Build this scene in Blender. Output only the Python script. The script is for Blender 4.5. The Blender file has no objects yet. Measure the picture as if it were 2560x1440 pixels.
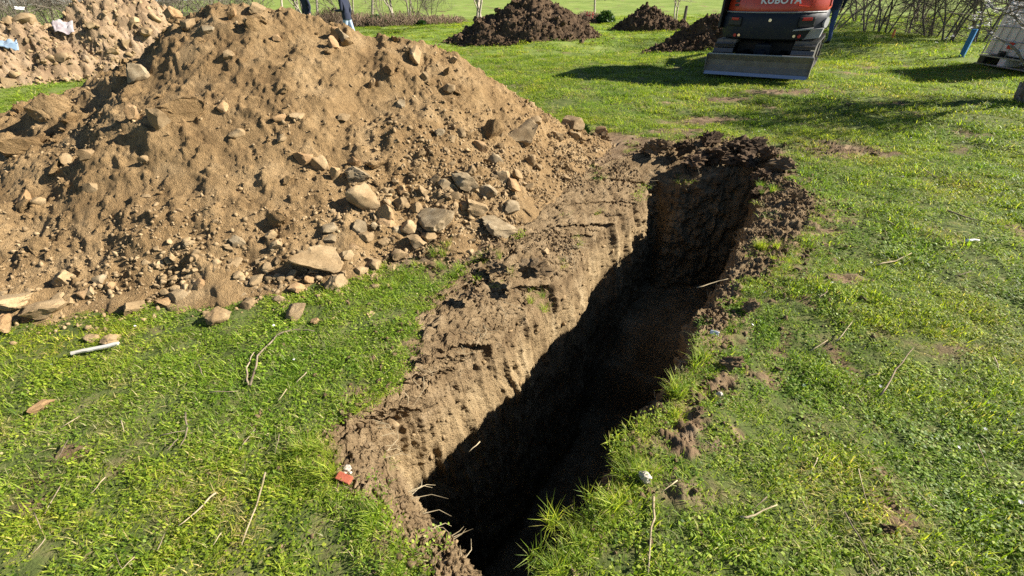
import bpy, bmesh, math, random
import numpy as np
from mathutils import Vector, Matrix, Euler

# ------------------------------------------------------------------ scene, camera, light
S = bpy.context.scene
COL = S.collection
random.seed(7)
RNG = np.random.default_rng(11)

FPX, PITCH, ROLL, EYE = 1075.0, math.radians(34.7), math.radians(1.6), 1.55
_s, _c = math.sin(PITCH), math.cos(PITCH)
CF = np.array([0, _c, -_s]); _d0 = np.array([0, -_s, -_c]); _r0 = np.array([1.0, 0, 0])
CD = _d0 * math.cos(ROLL) - _r0 * math.sin(ROLL)
CR = _d0 * math.sin(ROLL) + _r0 * math.cos(ROLL)
CC = np.array([0.0, 0.0, EYE])
cam_d = bpy.data.cameras.new('camera')
cam = bpy.data.objects.new('camera', cam_d)
COL.objects.link(cam)
cam_d.sensor_width = 36.0
cam_d.lens = FPX / 2560.0 * 36.0
cam_d.clip_start = 0.02
cam_d.clip_end = 3000.0
_m = Matrix.Identity(4)
for i in range(3):
    _m[i][0] = CR[i]; _m[i][1] = -CD[i]; _m[i][2] = -CF[i]; _m[i][3] = CC[i]
cam.matrix_world = _m
S.camera = cam

SUN_EL, SUN_AZ = math.radians(29.5), math.radians(5.0)   # azimuth measured from +X towards +Y
SUN = np.array([math.cos(SUN_EL) * math.cos(SUN_AZ), math.cos(SUN_EL) * math.sin(SUN_AZ), math.sin(SUN_EL)])
W = bpy.data.worlds.new('World'); S.world = W; W.use_nodes = True
nt = W.node_tree; nt.nodes.clear()
sky = nt.nodes.new('ShaderNodeTexSky'); sky.sky_type = 'NISHITA'; sky.sun_disc = False
sky.sun_elevation = SUN_EL; sky.sun_rotation = math.radians(90.0) - SUN_AZ
sky.air_density = 0.7; sky.dust_density = 0.3; sky.altitude = 600
bg = nt.nodes.new('ShaderNodeBackground'); bg.inputs['Strength'].default_value = 0.05
wo = nt.nodes.new('ShaderNodeOutputWorld')
nt.links.new(sky.outputs[0], bg.inputs[0]); nt.links.new(bg.outputs[0], wo.inputs[0])
sun_d = bpy.data.lights.new('sun', 'SUN'); sun_d.energy = 5.0; sun_d.angle = math.radians(0.5)
sun_d.color = (1.0, 0.93, 0.82)
sun = bpy.data.objects.new('sun', sun_d); COL.objects.link(sun)
sun.rotation_euler = Vector(SUN).to_track_quat('Z', 'Y').to_euler()
S.view_settings.view_transform = 'Standard'; S.view_settings.look = 'None'
S.view_settings.gamma = 1.0; S.view_settings.exposure = 1.25; S.view_settings.use_curve_mapping = False
S.render.engine = 'CYCLES'
S.cycles.max_bounces = 6; S.cycles.diffuse_bounces = 1; S.cycles.transparent_max_bounces = 8
S.cycles.use_denoising = False

# ------------------------------------------------------------------ numeric helpers
def ray(px, py):
    return CF + CR * ((px - 1280) / FPX) + CD * ((py - 720) / FPX)
def gp(px, py, z=0.0):
    q = ray(px, py); return CC + q * ((z - EYE) / q[2])
def depth(p):
    return float((np.asarray(p) - CC) @ CF)

def _hash(ix, iy, iz, seed):
    h = (ix * 374761393 + iy * 668265263 + iz * 2147483647 + seed * 1274126177) & 0xffffffff
    h = ((h ^ (h >> 13)) * 1274126177) & 0xffffffff
    h = ((h ^ (h >> 16)) * 2246822519) & 0xffffffff
    return (h ^ (h >> 15)) & 0xffffffff
def noise3(p, seed=0):
    p = np.asarray(p, float)
    i = np.floor(p).astype(np.int64); f = p - i
    u = f * f * f * (f * (f * 6 - 15) + 10)
    out = np.zeros(len(p))
    for dx in (0, 1):
        wx = u[:, 0] if dx else 1 - u[:, 0]
        for dy in (0, 1):
            wy = u[:, 1] if dy else 1 - u[:, 1]
            for dz in (0, 1):
                wz = u[:, 2] if dz else 1 - u[:, 2]
                h = _hash(i[:, 0] + dx, i[:, 1] + dy, i[:, 2] + dz, seed)
                gx = (h & 1023) / 511.5 - 1; gy = ((h >> 10) & 1023) / 511.5 - 1; gz = ((h >> 20) & 1023) / 511.5 - 1
                out += wx * wy * wz * (gx * (f[:, 0] - dx) + gy * (f[:, 1] - dy) + gz * (f[:, 2] - dz))
    return out
def fbm(p, scale, octs=4, seed=0, gain=0.5):
    p = np.asarray(p, float) * scale
    a, t = 1.0, np.zeros(len(p))
    for o in range(octs):
        t += a * noise3(p + 17.3 * o, seed + o); p = p * 2.03; a *= gain
    return t
def ridged(p, scale, octs=4, seed=0, gain=0.5):
    p = np.asarray(p, float) * scale
    a, t = 1.0, np.zeros(len(p))
    for o in range(octs):
        t += a * (0.5 - np.abs(noise3(p + 9.1 * o, seed + o)) * 1.6); p = p * 2.07; a *= gain
    return t
def v3(x, y, z=0.0):
    x = np.asarray(x, float); return np.stack([x, np.asarray(y, float) + 0 * x, np.asarray(z, float) + 0 * x], -1)
def sstep(a, b, x):
    t = np.clip((x - a) / (b - a), 0, 1); return t * t * (3 - 2 * t)

# ------------------------------------------------------------------ object helpers
def tag(o, label=None, cat=None, group=None, kind=None):
    if label: o['label'] = label
    if cat: o['category'] = cat
    if group: o['group'] = group
    if kind: o['kind'] = kind
    return o
def empty(name, loc, rz=0.0):
    o = bpy.data.objects.new(name, None); COL.objects.link(o)
    o.empty_display_size = 0.1
    o.location = Vector([float(a) for a in loc]); o.rotation_euler = (0, 0, rz); return o
def mk(name, verts, faces, mat=None, parent=None, smooth=True, loc=None, link=True):
    me = bpy.data.meshes.new(name)
    verts = np.asarray(verts, float)
    if isinstance(faces, np.ndarray):
        n, k = faces.shape
        me.vertices.add(len(verts)); me.vertices.foreach_set('co', verts.astype(np.float32).ravel())
        me.loops.add(n * k); me.loops.foreach_set('vertex_index', faces.astype(np.int32).ravel())
        me.polygons.add(n)
        me.polygons.foreach_set('loop_start', np.arange(0, n * k, k, dtype=np.int32))
        me.update(calc_edges=True); me.validate()
    else:
        me.from_pydata(verts.tolist(), [], faces); me.update()
    if smooth:
        me.polygons.foreach_set('use_smooth', np.ones(len(me.polygons), dtype=bool))
    if mat: 
        for m_ in (mat if isinstance(mat, (list, tuple)) else [mat]): me.materials.append(m_)
    o = bpy.data.objects.new(name, me)
    if link: COL.objects.link(o)
    if parent: o.parent = parent
    if loc is not None: o.location = Vector([float(a) for a in loc])
    return o
def fattr(o, name, vals):
    a = o.data.attributes.new(name, 'FLOAT', 'POINT'); a.data.foreach_set('value', np.asarray(vals, np.float32))
def grid_faces(nu, nv, wrap=False):
    i = np.arange(nu if wrap else nu - 1)[:, None]; j = np.arange(nv - 1)[None, :]
    a = i * nv + j; b = ((i + 1) % nu) * nv + j
    return np.stack([a, b, b + 1, a + 1], -1).reshape(-1, 4)
class MB:
    """collects boxes, tubes, prisms into one part"""
    def __init__(self): self.v = []; self.f = []
    def add(self, v, f):
        n = len(self.v); self.v += [tuple(map(float, a)) for a in v]; self.f += [[n + i for i in q] for q in f]; return self
    def box(self, c, s, rot=None, bev=0.0):
        bm = bmesh.new(); bmesh.ops.create_cube(bm, size=1.0)
        for v in bm.verts: v.co = Vector((v.co.x * s[0], v.co.y * s[1], v.co.z * s[2]))
        if bev: bmesh.ops.bevel(bm, geom=list(bm.edges), offset=bev, segments=2, affect='EDGES', profile=0.6)
        if rot is not None: bmesh.ops.rotate(bm, verts=bm.verts, cent=(0, 0, 0), matrix=Euler(rot).to_matrix())
        bm.verts.index_update()
        self.add([v.co + Vector(c) for v in bm.verts], [[v.index for v in f.verts] for f in bm.faces]); bm.free(); return self
    def tube(self, pts, rad, n=8, caps=True):
        pts = [Vector([float(x) for x in p]) for p in pts]
        rad = rad if hasattr(rad, '__len__') else [rad] * len(pts)
        rings = []; up = None
        for i, p in enumerate(pts):
            t = (pts[min(i + 1, len(pts) - 1)] - pts[max(i - 1, 0)])
            if t.length < 1e-9: t = Vector((0, 0, 1))
            t.normalize()
            if up is None: up = Vector((0, 0, 1)) if abs(t.z) < 0.9 else Vector((1, 0, 0))
            a = t.cross(up).normalized(); b = a.cross(t).normalized(); up = b
            rings.append([p + (a * math.cos(2 * math.pi * k / n) + b * math.sin(2 * math.pi * k / n)) * rad[i] for k in range(n)])
        f = []
        for i in range(len(pts) - 1):
            for k in range(n): f.append([i * n + k, i * n + (k + 1) % n, (i + 1) * n + (k + 1) % n, (i + 1) * n + k])
        if caps: f.append(list(range(n))[::-1]); f.append([(len(pts) - 1) * n + k for k in range(n)])
        return self.add([q for r_ in rings for q in r_], f)
    def prism(self, prof, axis, a0, a1):
        """closed 2D profile (list of (u,v)) extruded on axis 'x','y' or 'z'"""
        n = len(prof)
        def P(u, v, a): return {'x': (a, u, v), 'y': (u, a, v), 'z': (u, v, a)}[axis]
        v = [P(u, w, a0) for u, w in prof] + [P(u, w, a1) for u, w in prof]
        f = [[i, (i + 1) % n, n + (i + 1) % n, n + i] for i in range(n)] + [list(range(n))[::-1], [n + i for i in range(n)]]
        return self.add(v, f)
    def build(self, name, mat, parent=None, smooth=False, loc=None, link=True):
        o = mk(name, self.v, self.f, mat, parent, smooth, loc, link)
        bm = bmesh.new(); bm.from_mesh(o.data); bmesh.ops.recalc_face_normals(bm, faces=bm.faces); bm.to_mesh(o.data); bm.free()
        if smooth == 'auto':
            o.data.polygons.foreach_set('use_smooth', np.ones(len(o.data.polygons), dtype=bool))
            o.data.set_sharp_from_angle(angle=math.radians(35))
        return o
def scatter(name, pts, rot, scl, idx, lib, parent=None):
    """many small pieces as instances on points: one object"""
    me = bpy.data.meshes.new(name); pts = np.asarray(pts, np.float32)
    me.vertices.add(len(pts)); me.vertices.foreach_set('co', pts.ravel())
    me.attributes.new('rot', 'FLOAT_VECTOR', 'POINT').data.foreach_set('vector', np.asarray(rot, np.float32).ravel())
    scl = np.asarray(scl, np.float32); scl = np.repeat(scl[:, None], 3, 1) if scl.ndim == 1 else scl
    me.attributes.new('scl', 'FLOAT_VECTOR', 'POINT').data.foreach_set('vector', scl.ravel())
    me.attributes.new('idx', 'INT', 'POINT').data.foreach_set('value', np.asarray(idx, np.int32))
    o = bpy.data.objects.new(name, me); COL.objects.link(o)
    if parent: o.parent = parent
    lc = bpy.data.collections.new(name + '_pieces')
    for q in lib: lc.objects.link(q)
    ng = bpy.data.node_groups.new(name + '_nodes', 'GeometryNodeTree')
    ng.interface.new_socket('Geometry', in_out='INPUT', socket_type='NodeSocketGeometry')
    ng.interface.new_socket('Geometry', in_out='OUTPUT', socket_type='NodeSocketGeometry')
    N = ng.nodes; L = ng.links
    gi = N.new('NodeGroupInput'); go = N.new('NodeGroupOutput'); ip = N.new('GeometryNodeInstanceOnPoints')
    ci = N.new('GeometryNodeCollectionInfo'); ci.inputs['Collection'].default_value = lc
    ci.inputs['Separate Children'].default_value = True; ci.inputs['Reset Children'].default_value = True
    def na(nm, ty):
        q = N.new('GeometryNodeInputNamedAttribute'); q.data_type = ty; q.inputs['Name'].default_value = nm
        return [x for x in q.outputs if x.enabled and x.name == 'Attribute'][0]
    er = N.new('FunctionNodeEulerToRotation')
    L.new(na('rot', 'FLOAT_VECTOR'), er.inputs[0])
    L.new(gi.outputs[0], ip.inputs['Points']); L.new(ci.outputs[0], ip.inputs['Instance'])
    ip.inputs['Pick Instance'].default_value = True
    L.new(na('idx', 'INT'), ip.inputs['Instance Index']); L.new(er.outputs[0], ip.inputs['Rotation'])
    L.new(na('scl', 'FLOAT_VECTOR'), ip.inputs['Scale']); L.new(ip.outputs[0], go.inputs[0])
    md = o.modifiers.new('pieces', 'NODES'); md.node_group = ng
    return o

# ------------------------------------------------------------------ materials
def new_mat(name):
    m = bpy.data.materials.new(name); m.use_nodes = True
    t = m.node_tree; t.nodes.clear()
    out = t.nodes.new('ShaderNodeOutputMaterial'); b = t.nodes.new('ShaderNodeBsdfPrincipled')
    t.links.new(b.outputs[0], out.inputs[0]); return m, t, b, out
def ramp(t, stops, src):
    r_ = t.nodes.new('ShaderNodeValToRGB'); e = r_.color_ramp.elements
    while len(e) < len(stops): e.new(0.5)
    for k, (p, c) in enumerate(stops): e[k].position = p; e[k].color = (*c, 1)
    t.links.new(src, r_.inputs[0]); return r_.outputs[0]
def ntex(t, scale, detail=6, rough=0.55, co=None, dist=0.0):
    n = t.nodes.new('ShaderNodeTexNoise'); n.inputs['Scale'].default_value = scale
    n.inputs['Detail'].default_value = detail; n.inputs['Roughness'].default_value = rough
    n.inputs['Distortion'].default_value = dist
    if co is not None: t.links.new(co, n.inputs['Vector'])
    return n.outputs['Fac']
def mixc(t, fac, a, b, mode='MIX'):
    x = t.nodes.new('ShaderNodeMix'); x.data_type = 'RGBA'; x.blend_type = mode
    for sock, val in ((x.inputs[0], fac), (x.inputs[6], a), (x.inputs[7], b)):
        if hasattr(val, 'links') or hasattr(val, 'is_linked'): t.links.new(val, sock)
        elif hasattr(val, '__len__'): sock.default_value = (*val, 1)
        else: sock.default_value = val
    return x.outputs[2]
def pos(t):
    return t.nodes.new('ShaderNodeNewGeometry').outputs['Position']
def bump(t, b, src, strength, dist):
    q = t.nodes.new('ShaderNodeBump'); q.inputs['Strength'].default_value = strength; q.inputs['Distance'].default_value = dist
    t.links.new(src, q.inputs['Height']); t.links.new(q.outputs[0], b.inputs['Normal']); return q
def attr(t, name):
    a = t.nodes.new('ShaderNodeAttribute'); a.attribute_name = name; return a.outputs['Fac']
def rnd(t):
    return t.nodes.new('ShaderNodeObjectInfo').outputs['Random']
def earth_mat(name, dark, mid, lite, sc=1.0, bstr=0.9, bdist=0.02, rand=0.0, streak=None):
    m, t, b, _ = new_mat(name); p = pos(t)
    a = ramp(t, [(0.30, dark), (0.5, mid), (0.70, lite)], ntex(t, 3.2 * sc, 9, 0.62, p))
    f = ramp(t, [(0.30, (0.62,) * 3), (0.5, (1, 1, 1)), (0.75, (1.22, 1.2, 1.15))], ntex(t, 55 * sc, 5, 0.7, p))
    c = mixc(t, 1.0, a, f, 'MULTIPLY')
    c = mixc(t, 1.0, c, ramp(t, [(0.30, (0.84, 0.80, 0.76)), (0.5, (1, 1, 1)), (0.70, (1.10, 1.07, 1.02))], ntex(t, 0.9 * sc, 5, 0.6, p, 1.0)), 'MULTIPLY')
    if rand:
        c = mixc(t, 1.0, c, ramp(t, [(0, (1 - rand,) * 3), (0.5, (1, 1, 1)), (1, (1 + rand, 1 + rand * .95, 1 + rand * .85))], rnd(t)), 'MULTIPLY')
    t.links.new(c, b.inputs['Base Color']); b.inputs['Roughness'].default_value = 0.95
    b.inputs['Specular IOR Level'].default_value = 0.15
    h = t.nodes.new('ShaderNodeMath'); h.operation = 'ADD'
    t.links.new(ntex(t, 38 * sc, 6, 0.7, p), h.inputs[0]); t.links.new(ntex(t, 140 * sc, 3, 0.6, p), h.inputs[1])
    bump(t, b, h.outputs[0], bstr, bdist); return m
def plain(name, col, rough=0.5, metal=0.0, spec=0.5, dirt=0.0, dcol=(0.12, 0.09, 0.06), coat=0.0):
    m, t, b, _ = new_mat(name)
    if dirt:
        c = mixc(t, ramp(t, [(0.42, (0, 0, 0)), (0.72, (dirt,) * 3)], ntex(t, 7, 7, 0.65, pos(t))), col, dcol)
        t.links.new(c, b.inputs['Base Color'])
        rr = t.nodes.new('ShaderNodeMath'); rr.operation = 'MULTIPLY_ADD'; rr.inputs[1].default_value = 0.35; rr.inputs[2].default_value = max(0.05, rough - 0.1)
        t.links.new(ntex(t, 12, 5, 0.6, pos(t)), rr.inputs[0]); t.links.new(rr.outputs[0], b.inputs['Roughness'])
    else:
        b.inputs['Base Color'].default_value = (*col, 1); b.inputs['Roughness'].default_value = rough
    b.inputs['Metallic'].default_value = metal; b.inputs['Specular IOR Level'].default_value = spec
    if coat: b.inputs['Coat Weight'].default_value = coat
    return m
M = {}
M['tan_soil'] = earth_mat('tan_soil', (0.205, 0.132, 0.062), (0.31, 0.206, 0.10), (0.405, 0.285, 0.152))
M['tan_stone'] = earth_mat('tan_stone', (0.215, 0.148, 0.077), (0.32, 0.229, 0.127), (0.42, 0.318, 0.188), 2.0, 0.6, 0.006, 0.18)
M['grey_stone'] = earth_mat('grey_stone', (0.17, 0.13, 0.078), (0.29, 0.222, 0.135), (0.42, 0.345, 0.23), 5.0, 0.6, 0.006, 0.1)
M['orange_stone'] = earth_mat('orange_stone', (0.25, 0.15, 0.07), (0.35, 0.225, 0.115), (0.42, 0.29, 0.16), 2.0, 0.6, 0.006, 0.12)
M['brown_soil'] = earth_mat('brown_soil', (0.12, 0.082, 0.045), (0.215, 0.15, 0.085), (0.32, 0.235, 0.14), 1.6, 0.9, 0.012)
M['dark_soil'] = earth_mat('dark_soil', (0.065, 0.042, 0.026), (0.12, 0.08, 0.048), (0.19, 0.13, 0.08), 1.0, 0.9, 0.03)
M['dark_clod'] = earth_mat('dark_clod', (0.06, 0.04, 0.024), (0.125, 0.083, 0.05), (0.21, 0.145, 0.09), 2.0, 0.8, 0.01, 0.35)
M['rubble_soil'] = earth_mat('rubble_soil', (0.23, 0.155, 0.095), (0.34, 0.24, 0.145), (0.43, 0.32, 0.21), 0.8, 0.8, 0.02)

def grass_mat(name, stops, trans=0.45):
    m = bpy.data.materials.new(name); m.use_nodes = True; t = m.node_tree; t.nodes.clear()
    out = t.nodes.new('ShaderNodeOutputMaterial')
    c = ramp(t, stops, attr(t, 'tone'))
    big = ramp(t, [(0.35, (0.80, 0.92, 0.80)), (0.5, (1, 1, 1)), (0.66, (1.22, 1.08, 0.85))], ntex(t, 0.9, 4, 0.6, pos(t)))
    c = mixc(t, 1.0, c, big, 'MULTIPLY')
    c = mixc(t, 1.0, c, ramp(t, [(0, (0.58, 0.66, 0.6)), (1, (1.28, 1.22, 1.05))], rnd(t)), 'MULTIPLY')
    d = t.nodes.new('ShaderNodeBsdfPrincipled'); d.inputs['Roughness'].default_value = 0.55; d.inputs['Specular IOR Level'].default_value = 0.3
    tr = t.nodes.new('ShaderNodeBsdfTranslucent'); mx = t.nodes.new('ShaderNodeMixShader'); mx.inputs[0].default_value = trans
    t.links.new(c, d.inputs['Base Color'])
    t.links.new(mixc(t, 1.0, c, (1.5, 1.5, 0.55), 'MULTIPLY'), tr.inputs['Color'])
    t.links.new(d.outputs[0], mx.inputs[1]); t.links.new(tr.outputs[0], mx.inputs[2]); t.links.new(mx.outputs[0], out.inputs[0])
    return m
GREENS = [(0.0, (0.06, 0.12, 0.022)), (0.35, (0.19, 0.30, 0.036)), (0.62, (0.32, 0.43, 0.05)), (0.82, (0.45, 0.51, 0.09)), (0.90, (0.46, 0.42, 0.21)), (1.0, (0.56, 0.49, 0.30))]
M['grass'] = grass_mat('grass', GREENS)
M['straw'] = earth_mat('straw', (0.30, 0.24, 0.15), (0.40, 0.33, 0.21), (0.50, 0.42, 0.29), 6.0, 0.3, 0.002, 0.2)
M['twig'] = earth_mat('twig', (0.15, 0.115, 0.08), (0.26, 0.21, 0.15), (0.38, 0.31, 0.23), 5.0, 0.4, 0.002, 0.25)
M['bark'] = earth_mat('bark', (0.12, 0.10, 0.082), (0.22, 0.187, 0.153), (0.33, 0.285, 0.235), 3.0, 0.5, 0.004, 0.2)
M['pale_bark'] = earth_mat('pale_bark', (0.28, 0.24, 0.19), (0.42, 0.37, 0.30), (0.55, 0.50, 0.43), 3.0, 0.4, 0.004, 0.15)
M['bramble'] = earth_mat('bramble', (0.13, 0.09, 0.06), (0.22, 0.16, 0.11), (0.33, 0.26, 0.18), 4.0, 0.4, 0.004, 0.2)
M['leaf'] = grass_mat('leaf', [(0, (0.02, 0.06, 0.012)), (0.6, (0.045, 0.11, 0.025)), (1, (0.09, 0.17, 0.05))], 0.2)
M['petal'] = plain('petal', (0.82, 0.80, 0.78), 0.6)

# ground: soil under grass, bare soil by attribute, green field beyond the built blades
def ground_mat():
    m, t, b, _ = new_mat('ground_soil'); p = pos(t)
    soil = ramp(t, [(0.3, (0.12, 0.08, 0.045)), (0.5, (0.21, 0.145, 0.085)), (0.7, (0.31, 0.23, 0.145))], ntex(t, 5, 9, 0.65, p))
    under = ramp(t, [(0.32, (0.06, 0.075, 0.026)), (0.5, (0.11, 0.14, 0.04)), (0.68, (0.20, 0.18, 0.08))], ntex(t, 9, 8, 0.65, p))
    far = ramp(t, [(0.3, (0.15, 0.22, 0.045)), (0.5, (0.225, 0.30, 0.065)), (0.7, (0.31, 0.36, 0.11))], ntex(t, 0.35, 10, 0.7, p))
    c = mixc(t, attr(t, 'far'), under, far); c = mixc(t, attr(t, 'soil'), c, soil)
    t.links.new(c, b.inputs['Base Color']); b.inputs['Roughness'].default_value = 0.95; b.inputs['Specular IOR Level'].default_value = 0.1
    bump(t, b, ntex(t, 45, 6, 0.7, p), 0.8, 0.015); return m
M['ground'] = ground_mat()
def trench_mat():
    m, t, b, _ = new_mat('trench_soil'); p = pos(t)
    mp = t.nodes.new('ShaderNodeMapping'); mp.inputs['Scale'].default_value = (1.0, 1.0, 0.25); t.links.new(p, mp.inputs[0])
    top = ramp(t, [(0.3, (0.15, 0.10, 0.055)), (0.5, (0.265, 0.188, 0.105)), (0.7, (0.39, 0.29, 0.175))], ntex(t, 7, 9, 0.7, p))
    low = ramp(t, [(0.3, (0.21, 0.145, 0.078)), (0.5, (0.36, 0.262, 0.145)), (0.7, (0.50, 0.385, 0.23))], ntex(t, 6, 9, 0.65, mp.outputs[0]))
    c = mixc(t, attr(t, 'deep'), top, low)
    c = mixc(t, 1.0, c, ramp(t, [(0.28, (0.5,) * 3), (0.45, (1, 1, 1)), (0.75, (1.2, 1.18, 1.12))], ntex(t, 60, 5, 0.7, p)), 'MULTIPLY')
    t.links.new(c, b.inputs['Base Color']); b.inputs['Roughness'].default_value = 0.95; b.inputs['Specular IOR Level'].default_value = 0.1
    h = t.nodes.new('ShaderNodeMath'); h.operation = 'ADD'
    t.links.new(ntex(t, 30, 6, 0.7, mp.outputs[0]), h.inputs[0]); t.links.new(ntex(t, 120, 3, 0.6, p), h.inputs[1])
    bump(t, b, h.outputs[0], 1.0, 0.022); return m
M['trench'] = trench_mat()

# ------------------------------------------------------------------ the trench outline and the ground
def loop_resample(ctrl, n, per=24):
    """closed Catmull-Rom through matched control points, parameter-uniform on the control index weights"""
    ctrl = np.asarray(ctrl, float); k = len(ctrl)
    u = np.linspace(0, k, n, endpoint=False); i = u.astype(int); f = (u - i)[:, None]
    p0, p1, p2, p3 = ctrl[(i - 1) % k], ctrl[i % k], ctrl[(i + 1) % k], ctrl[(i + 2) % k]
    return 0.5 * ((2 * p1) + (-p0 + p2) * f + (2 * p0 - 5 * p1 + 4 * p2 - p3) * f ** 2 + (-p0 + 3 * p1 - 3 * p2 + p3) * f ** 3)
def G2(px, py, z=0): return gp(px, py, z)[:2]
# order: near tip, right side going away, far end, left side coming back
B = [(0.05, 0.44)] + [tuple(G2(*q, -0.04)) for q in [(1375, 1420), (1480, 1300), (1545, 1235), (1600, 1090), (1650, 1010), (1705, 920), (1735, 830), (1800, 710), (1852, 620), (1885, 555), (1905, 490), (1922, 435), (1925, 405)]]
B += [tuple(G2(*q, -0.04)) for q in [(1850, 402), (1770, 408), (1700, 412)]]
Cl = [tuple(G2(*q, -0.74)) for q in [(1632, 548), (1600, 600), (1545, 655), (1482, 705), (1452, 785), (1372, 855), (1290, 970), (1190, 1055), (1110, 1130), (1010, 1232)]]
C = []; nb = len(B)
cen = np.array([1.1, 2.7])
for k, b in enumerate(B):
    b = np.array(b); nin = cen - b; ax = np.array([0.57, 0.82]); nin = nin - ax * (nin @ ax) * (0.0 if k in (0, 13, 14, 15, 16) else 1.0)
    nin /= np.linalg.norm(nin); C.append(tuple(b + nin * (0.06 if k < 14 else 0.05)))
nrm_l = np.array([-0.80, 0.60])
for k, q in enumerate(Cl):
    C.append(q); B.append(tuple(np.array(q) + nrm_l * (0.05 + 0.012 * min(k, 5)) * (1.0 if k < 8 else 0.55)))
C.append(tuple(G2(1120, 1350, -0.5))); B.append(tuple(G2(1105, 1305, -0.05)))
A = [(0.0, 0.30)] + [tuple(G2(*q)) for q in [(1385, 1420), (1488, 1298), (1554, 1235), (1612, 1090), (1666, 1010), (1728, 922), (1770, 833), (1880, 716), (1975, 634), (2030, 566), (2040, 497), (1965, 440), (1950, 395)]]
A += [tuple(G2(*q)) for q in [(1880, 365), (1775, 355), (1665, 360)]]
A += [tuple(G2(*q)) for q in [(1430, 440), (1330, 520), (1255, 590), (1185, 650), (1110, 725), (1040, 800), (1010, 900), (930, 985), (790, 1085), (850, 1185), (1010, 1400)]]
assert len(A) == len(B) == len(C), (len(A), len(B), len(C))
NL = 1100
def arcfix(ctrls, n):
    base = loop_resample(ctrls[1], 4000); seg = np.linalg.norm(np.roll(base, -1, 0) - base, axis=1)
    wgt = 1.0 / np.maximum(np.linalg.norm(base + seg[:, None] * 0 - CC[:2], axis=1), 0.8)
    cum = np.concatenate([[0], np.cumsum(seg * (wgt + 0.15))]); uu = np.interp(np.linspace(0, cum[-1], n, endpoint=False), cum, np.arange(4001))
    out = []
    for c in ctrls:
        b4 = loop_resample(c, 4000); b4 = np.vstack([b4, b4[:1]])
        i = np.floor(uu).astype(int); f = (uu - i)[:, None]; out.append(b4[i] * (1 - f) + b4[np.minimum(i + 1, 4000)] * f)
    return out
LA, LB, LC = arcfix([A, B, C], NL)
def jag(L, amp, seed):
    t = np.roll(L, -1, 0) - np.roll(L, 1, 0); nrm = np.stack([t[:, 1], -t[:, 0]], 1); nrm /= np.linalg.norm(nrm, axis=1)[:, None] + 1e-9
    p = v3(L[:, 0], L[:, 1]); return L + nrm * (fbm(p, 5.0, 5, seed, 0.6) * amp)[:, None]
LA = jag(LA, 0.10, 3); LB = jag(LB, 0.075, 5); LC = jag(LC, 0.05, 8)
POLYA = LA[::9].copy(); POLYB = LB[::9].copy()
def poly_sd(P, poly):
    """signed distance (negative inside) of points to a closed polygon"""
    P = np.asarray(P, float); ins = np.zeros(len(P), bool); d = np.full(len(P), 1e9)
    for k in range(len(poly)):
        a, b = poly[k], poly[(k + 1) % len(poly)]; e = b - a
        w = P - a; tt = np.clip((w @ e) / (e @ e + 1e-12), 0, 1); q = w - tt[:, None] * e
        d = np.minimum(d, (q * q).sum(1))
        c1 = (a[1] > P[:, 1]) != (b[1] > P[:, 1])
        with np.errstate(divide='ignore', invalid='ignore'):
            xi = (b[0] - a[0]) * (P[:, 1] - a[1]) / (b[1] - a[1]) + a[0]
        ins ^= c1 & (P[:, 0] < xi)
    return np.where(ins, -1, 1) * np.sqrt(d)
PATCH = [(gp(1770, 300), 0.55, 0.18), (gp(1800, 250), 0.6, 0.22), (gp(2110, 375), 0.45, 0.35), (gp(2180, 385), 0.30, 0.16), (gp(2135, 185), 0.55, 0.18),
         (gp(1960, 228), 0.8, 0.25), (gp(2225, 1200), 0.06, 0.12), (gp(2235, 1270), 0.07, 0.09), (gp(170, 1135), 0.09, 0.05), (gp(85, 1200), 0.07, 0.05), (gp(2110, 700), 0.12, 0.08),
         (gp(2100, 880), 0.05, 0.12), (gp(1640, 260), 0.4, 0.12), (gp(1700, 330), 0.5, 0.15), (gp(2240, 260), 0.3, 0.12), (gp(1480, 150), 0.5, 0.2), (gp(80, 1260), 0.08, 0.05)]
BAREP = np.array([gp(*q)[:2] for q in [(985, 650), (1090, 680), (1230, 640), (1500, 520), (1690, 425), (1650, 350), (1560, 335), (1480, 330), (1380, 330), (1200, 470), (1050, 560)]])
TRK = gp(2085, 368)
def tracks(x, y):
    e_ = sstep(1.0, 0.6, np.sqrt(((x - TRK[0]) / 0.75) ** 2 + ((y - TRK[1]) / 0.42) ** 2) + fbm(v3(x, y), 4, 2, 43) * 0.4)
    return e_ * sstep(-0.1, 0.4, np.sin(((y - TRK[1]) * 0.95 + (x - TRK[0]) * 0.3) * 2 * np.pi / 0.13))
def bare(x, y):
    """0 = grass, 1 = bare soil"""
    P = np.stack([x, y], 1); v = np.zeros(len(P))
    d = poly_sd(P, POLYA)
    n = fbm(v3(x, y), 6.0, 4, 21, 0.6)
    v = np.maximum(v, sstep(0.10, -0.06, d + n * 0.22))
    for c, rx, ry in PATCH:
        q = np.sqrt(((x - c[0]) / rx) ** 2 + ((y - c[1]) / ry) ** 2)
        v = np.maximum(v, sstep(1.15, 0.6, q + n * 0.9))
    v = np.maximum(v, sstep(0.12, -0.08, poly_sd(P, BAREP) + n * 0.2))
    v = np.maximum(v, tracks(x, y) * 0.95)
    # soil crumbs spread over the turf right of the trench
    rr = sstep(0.55, 0.05, d) * (x > 0.5) * (y > 1.0)
    v = np.maximum(v, sstep(0.25, 0.6, n + rr * 0.75 - 0.32))
    v = np.maximum(v, 0.8 * sstep(0.33, 0.5, fbm(v3(x, y), 1.7, 4, 77, 0.55)))
    return v
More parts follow.
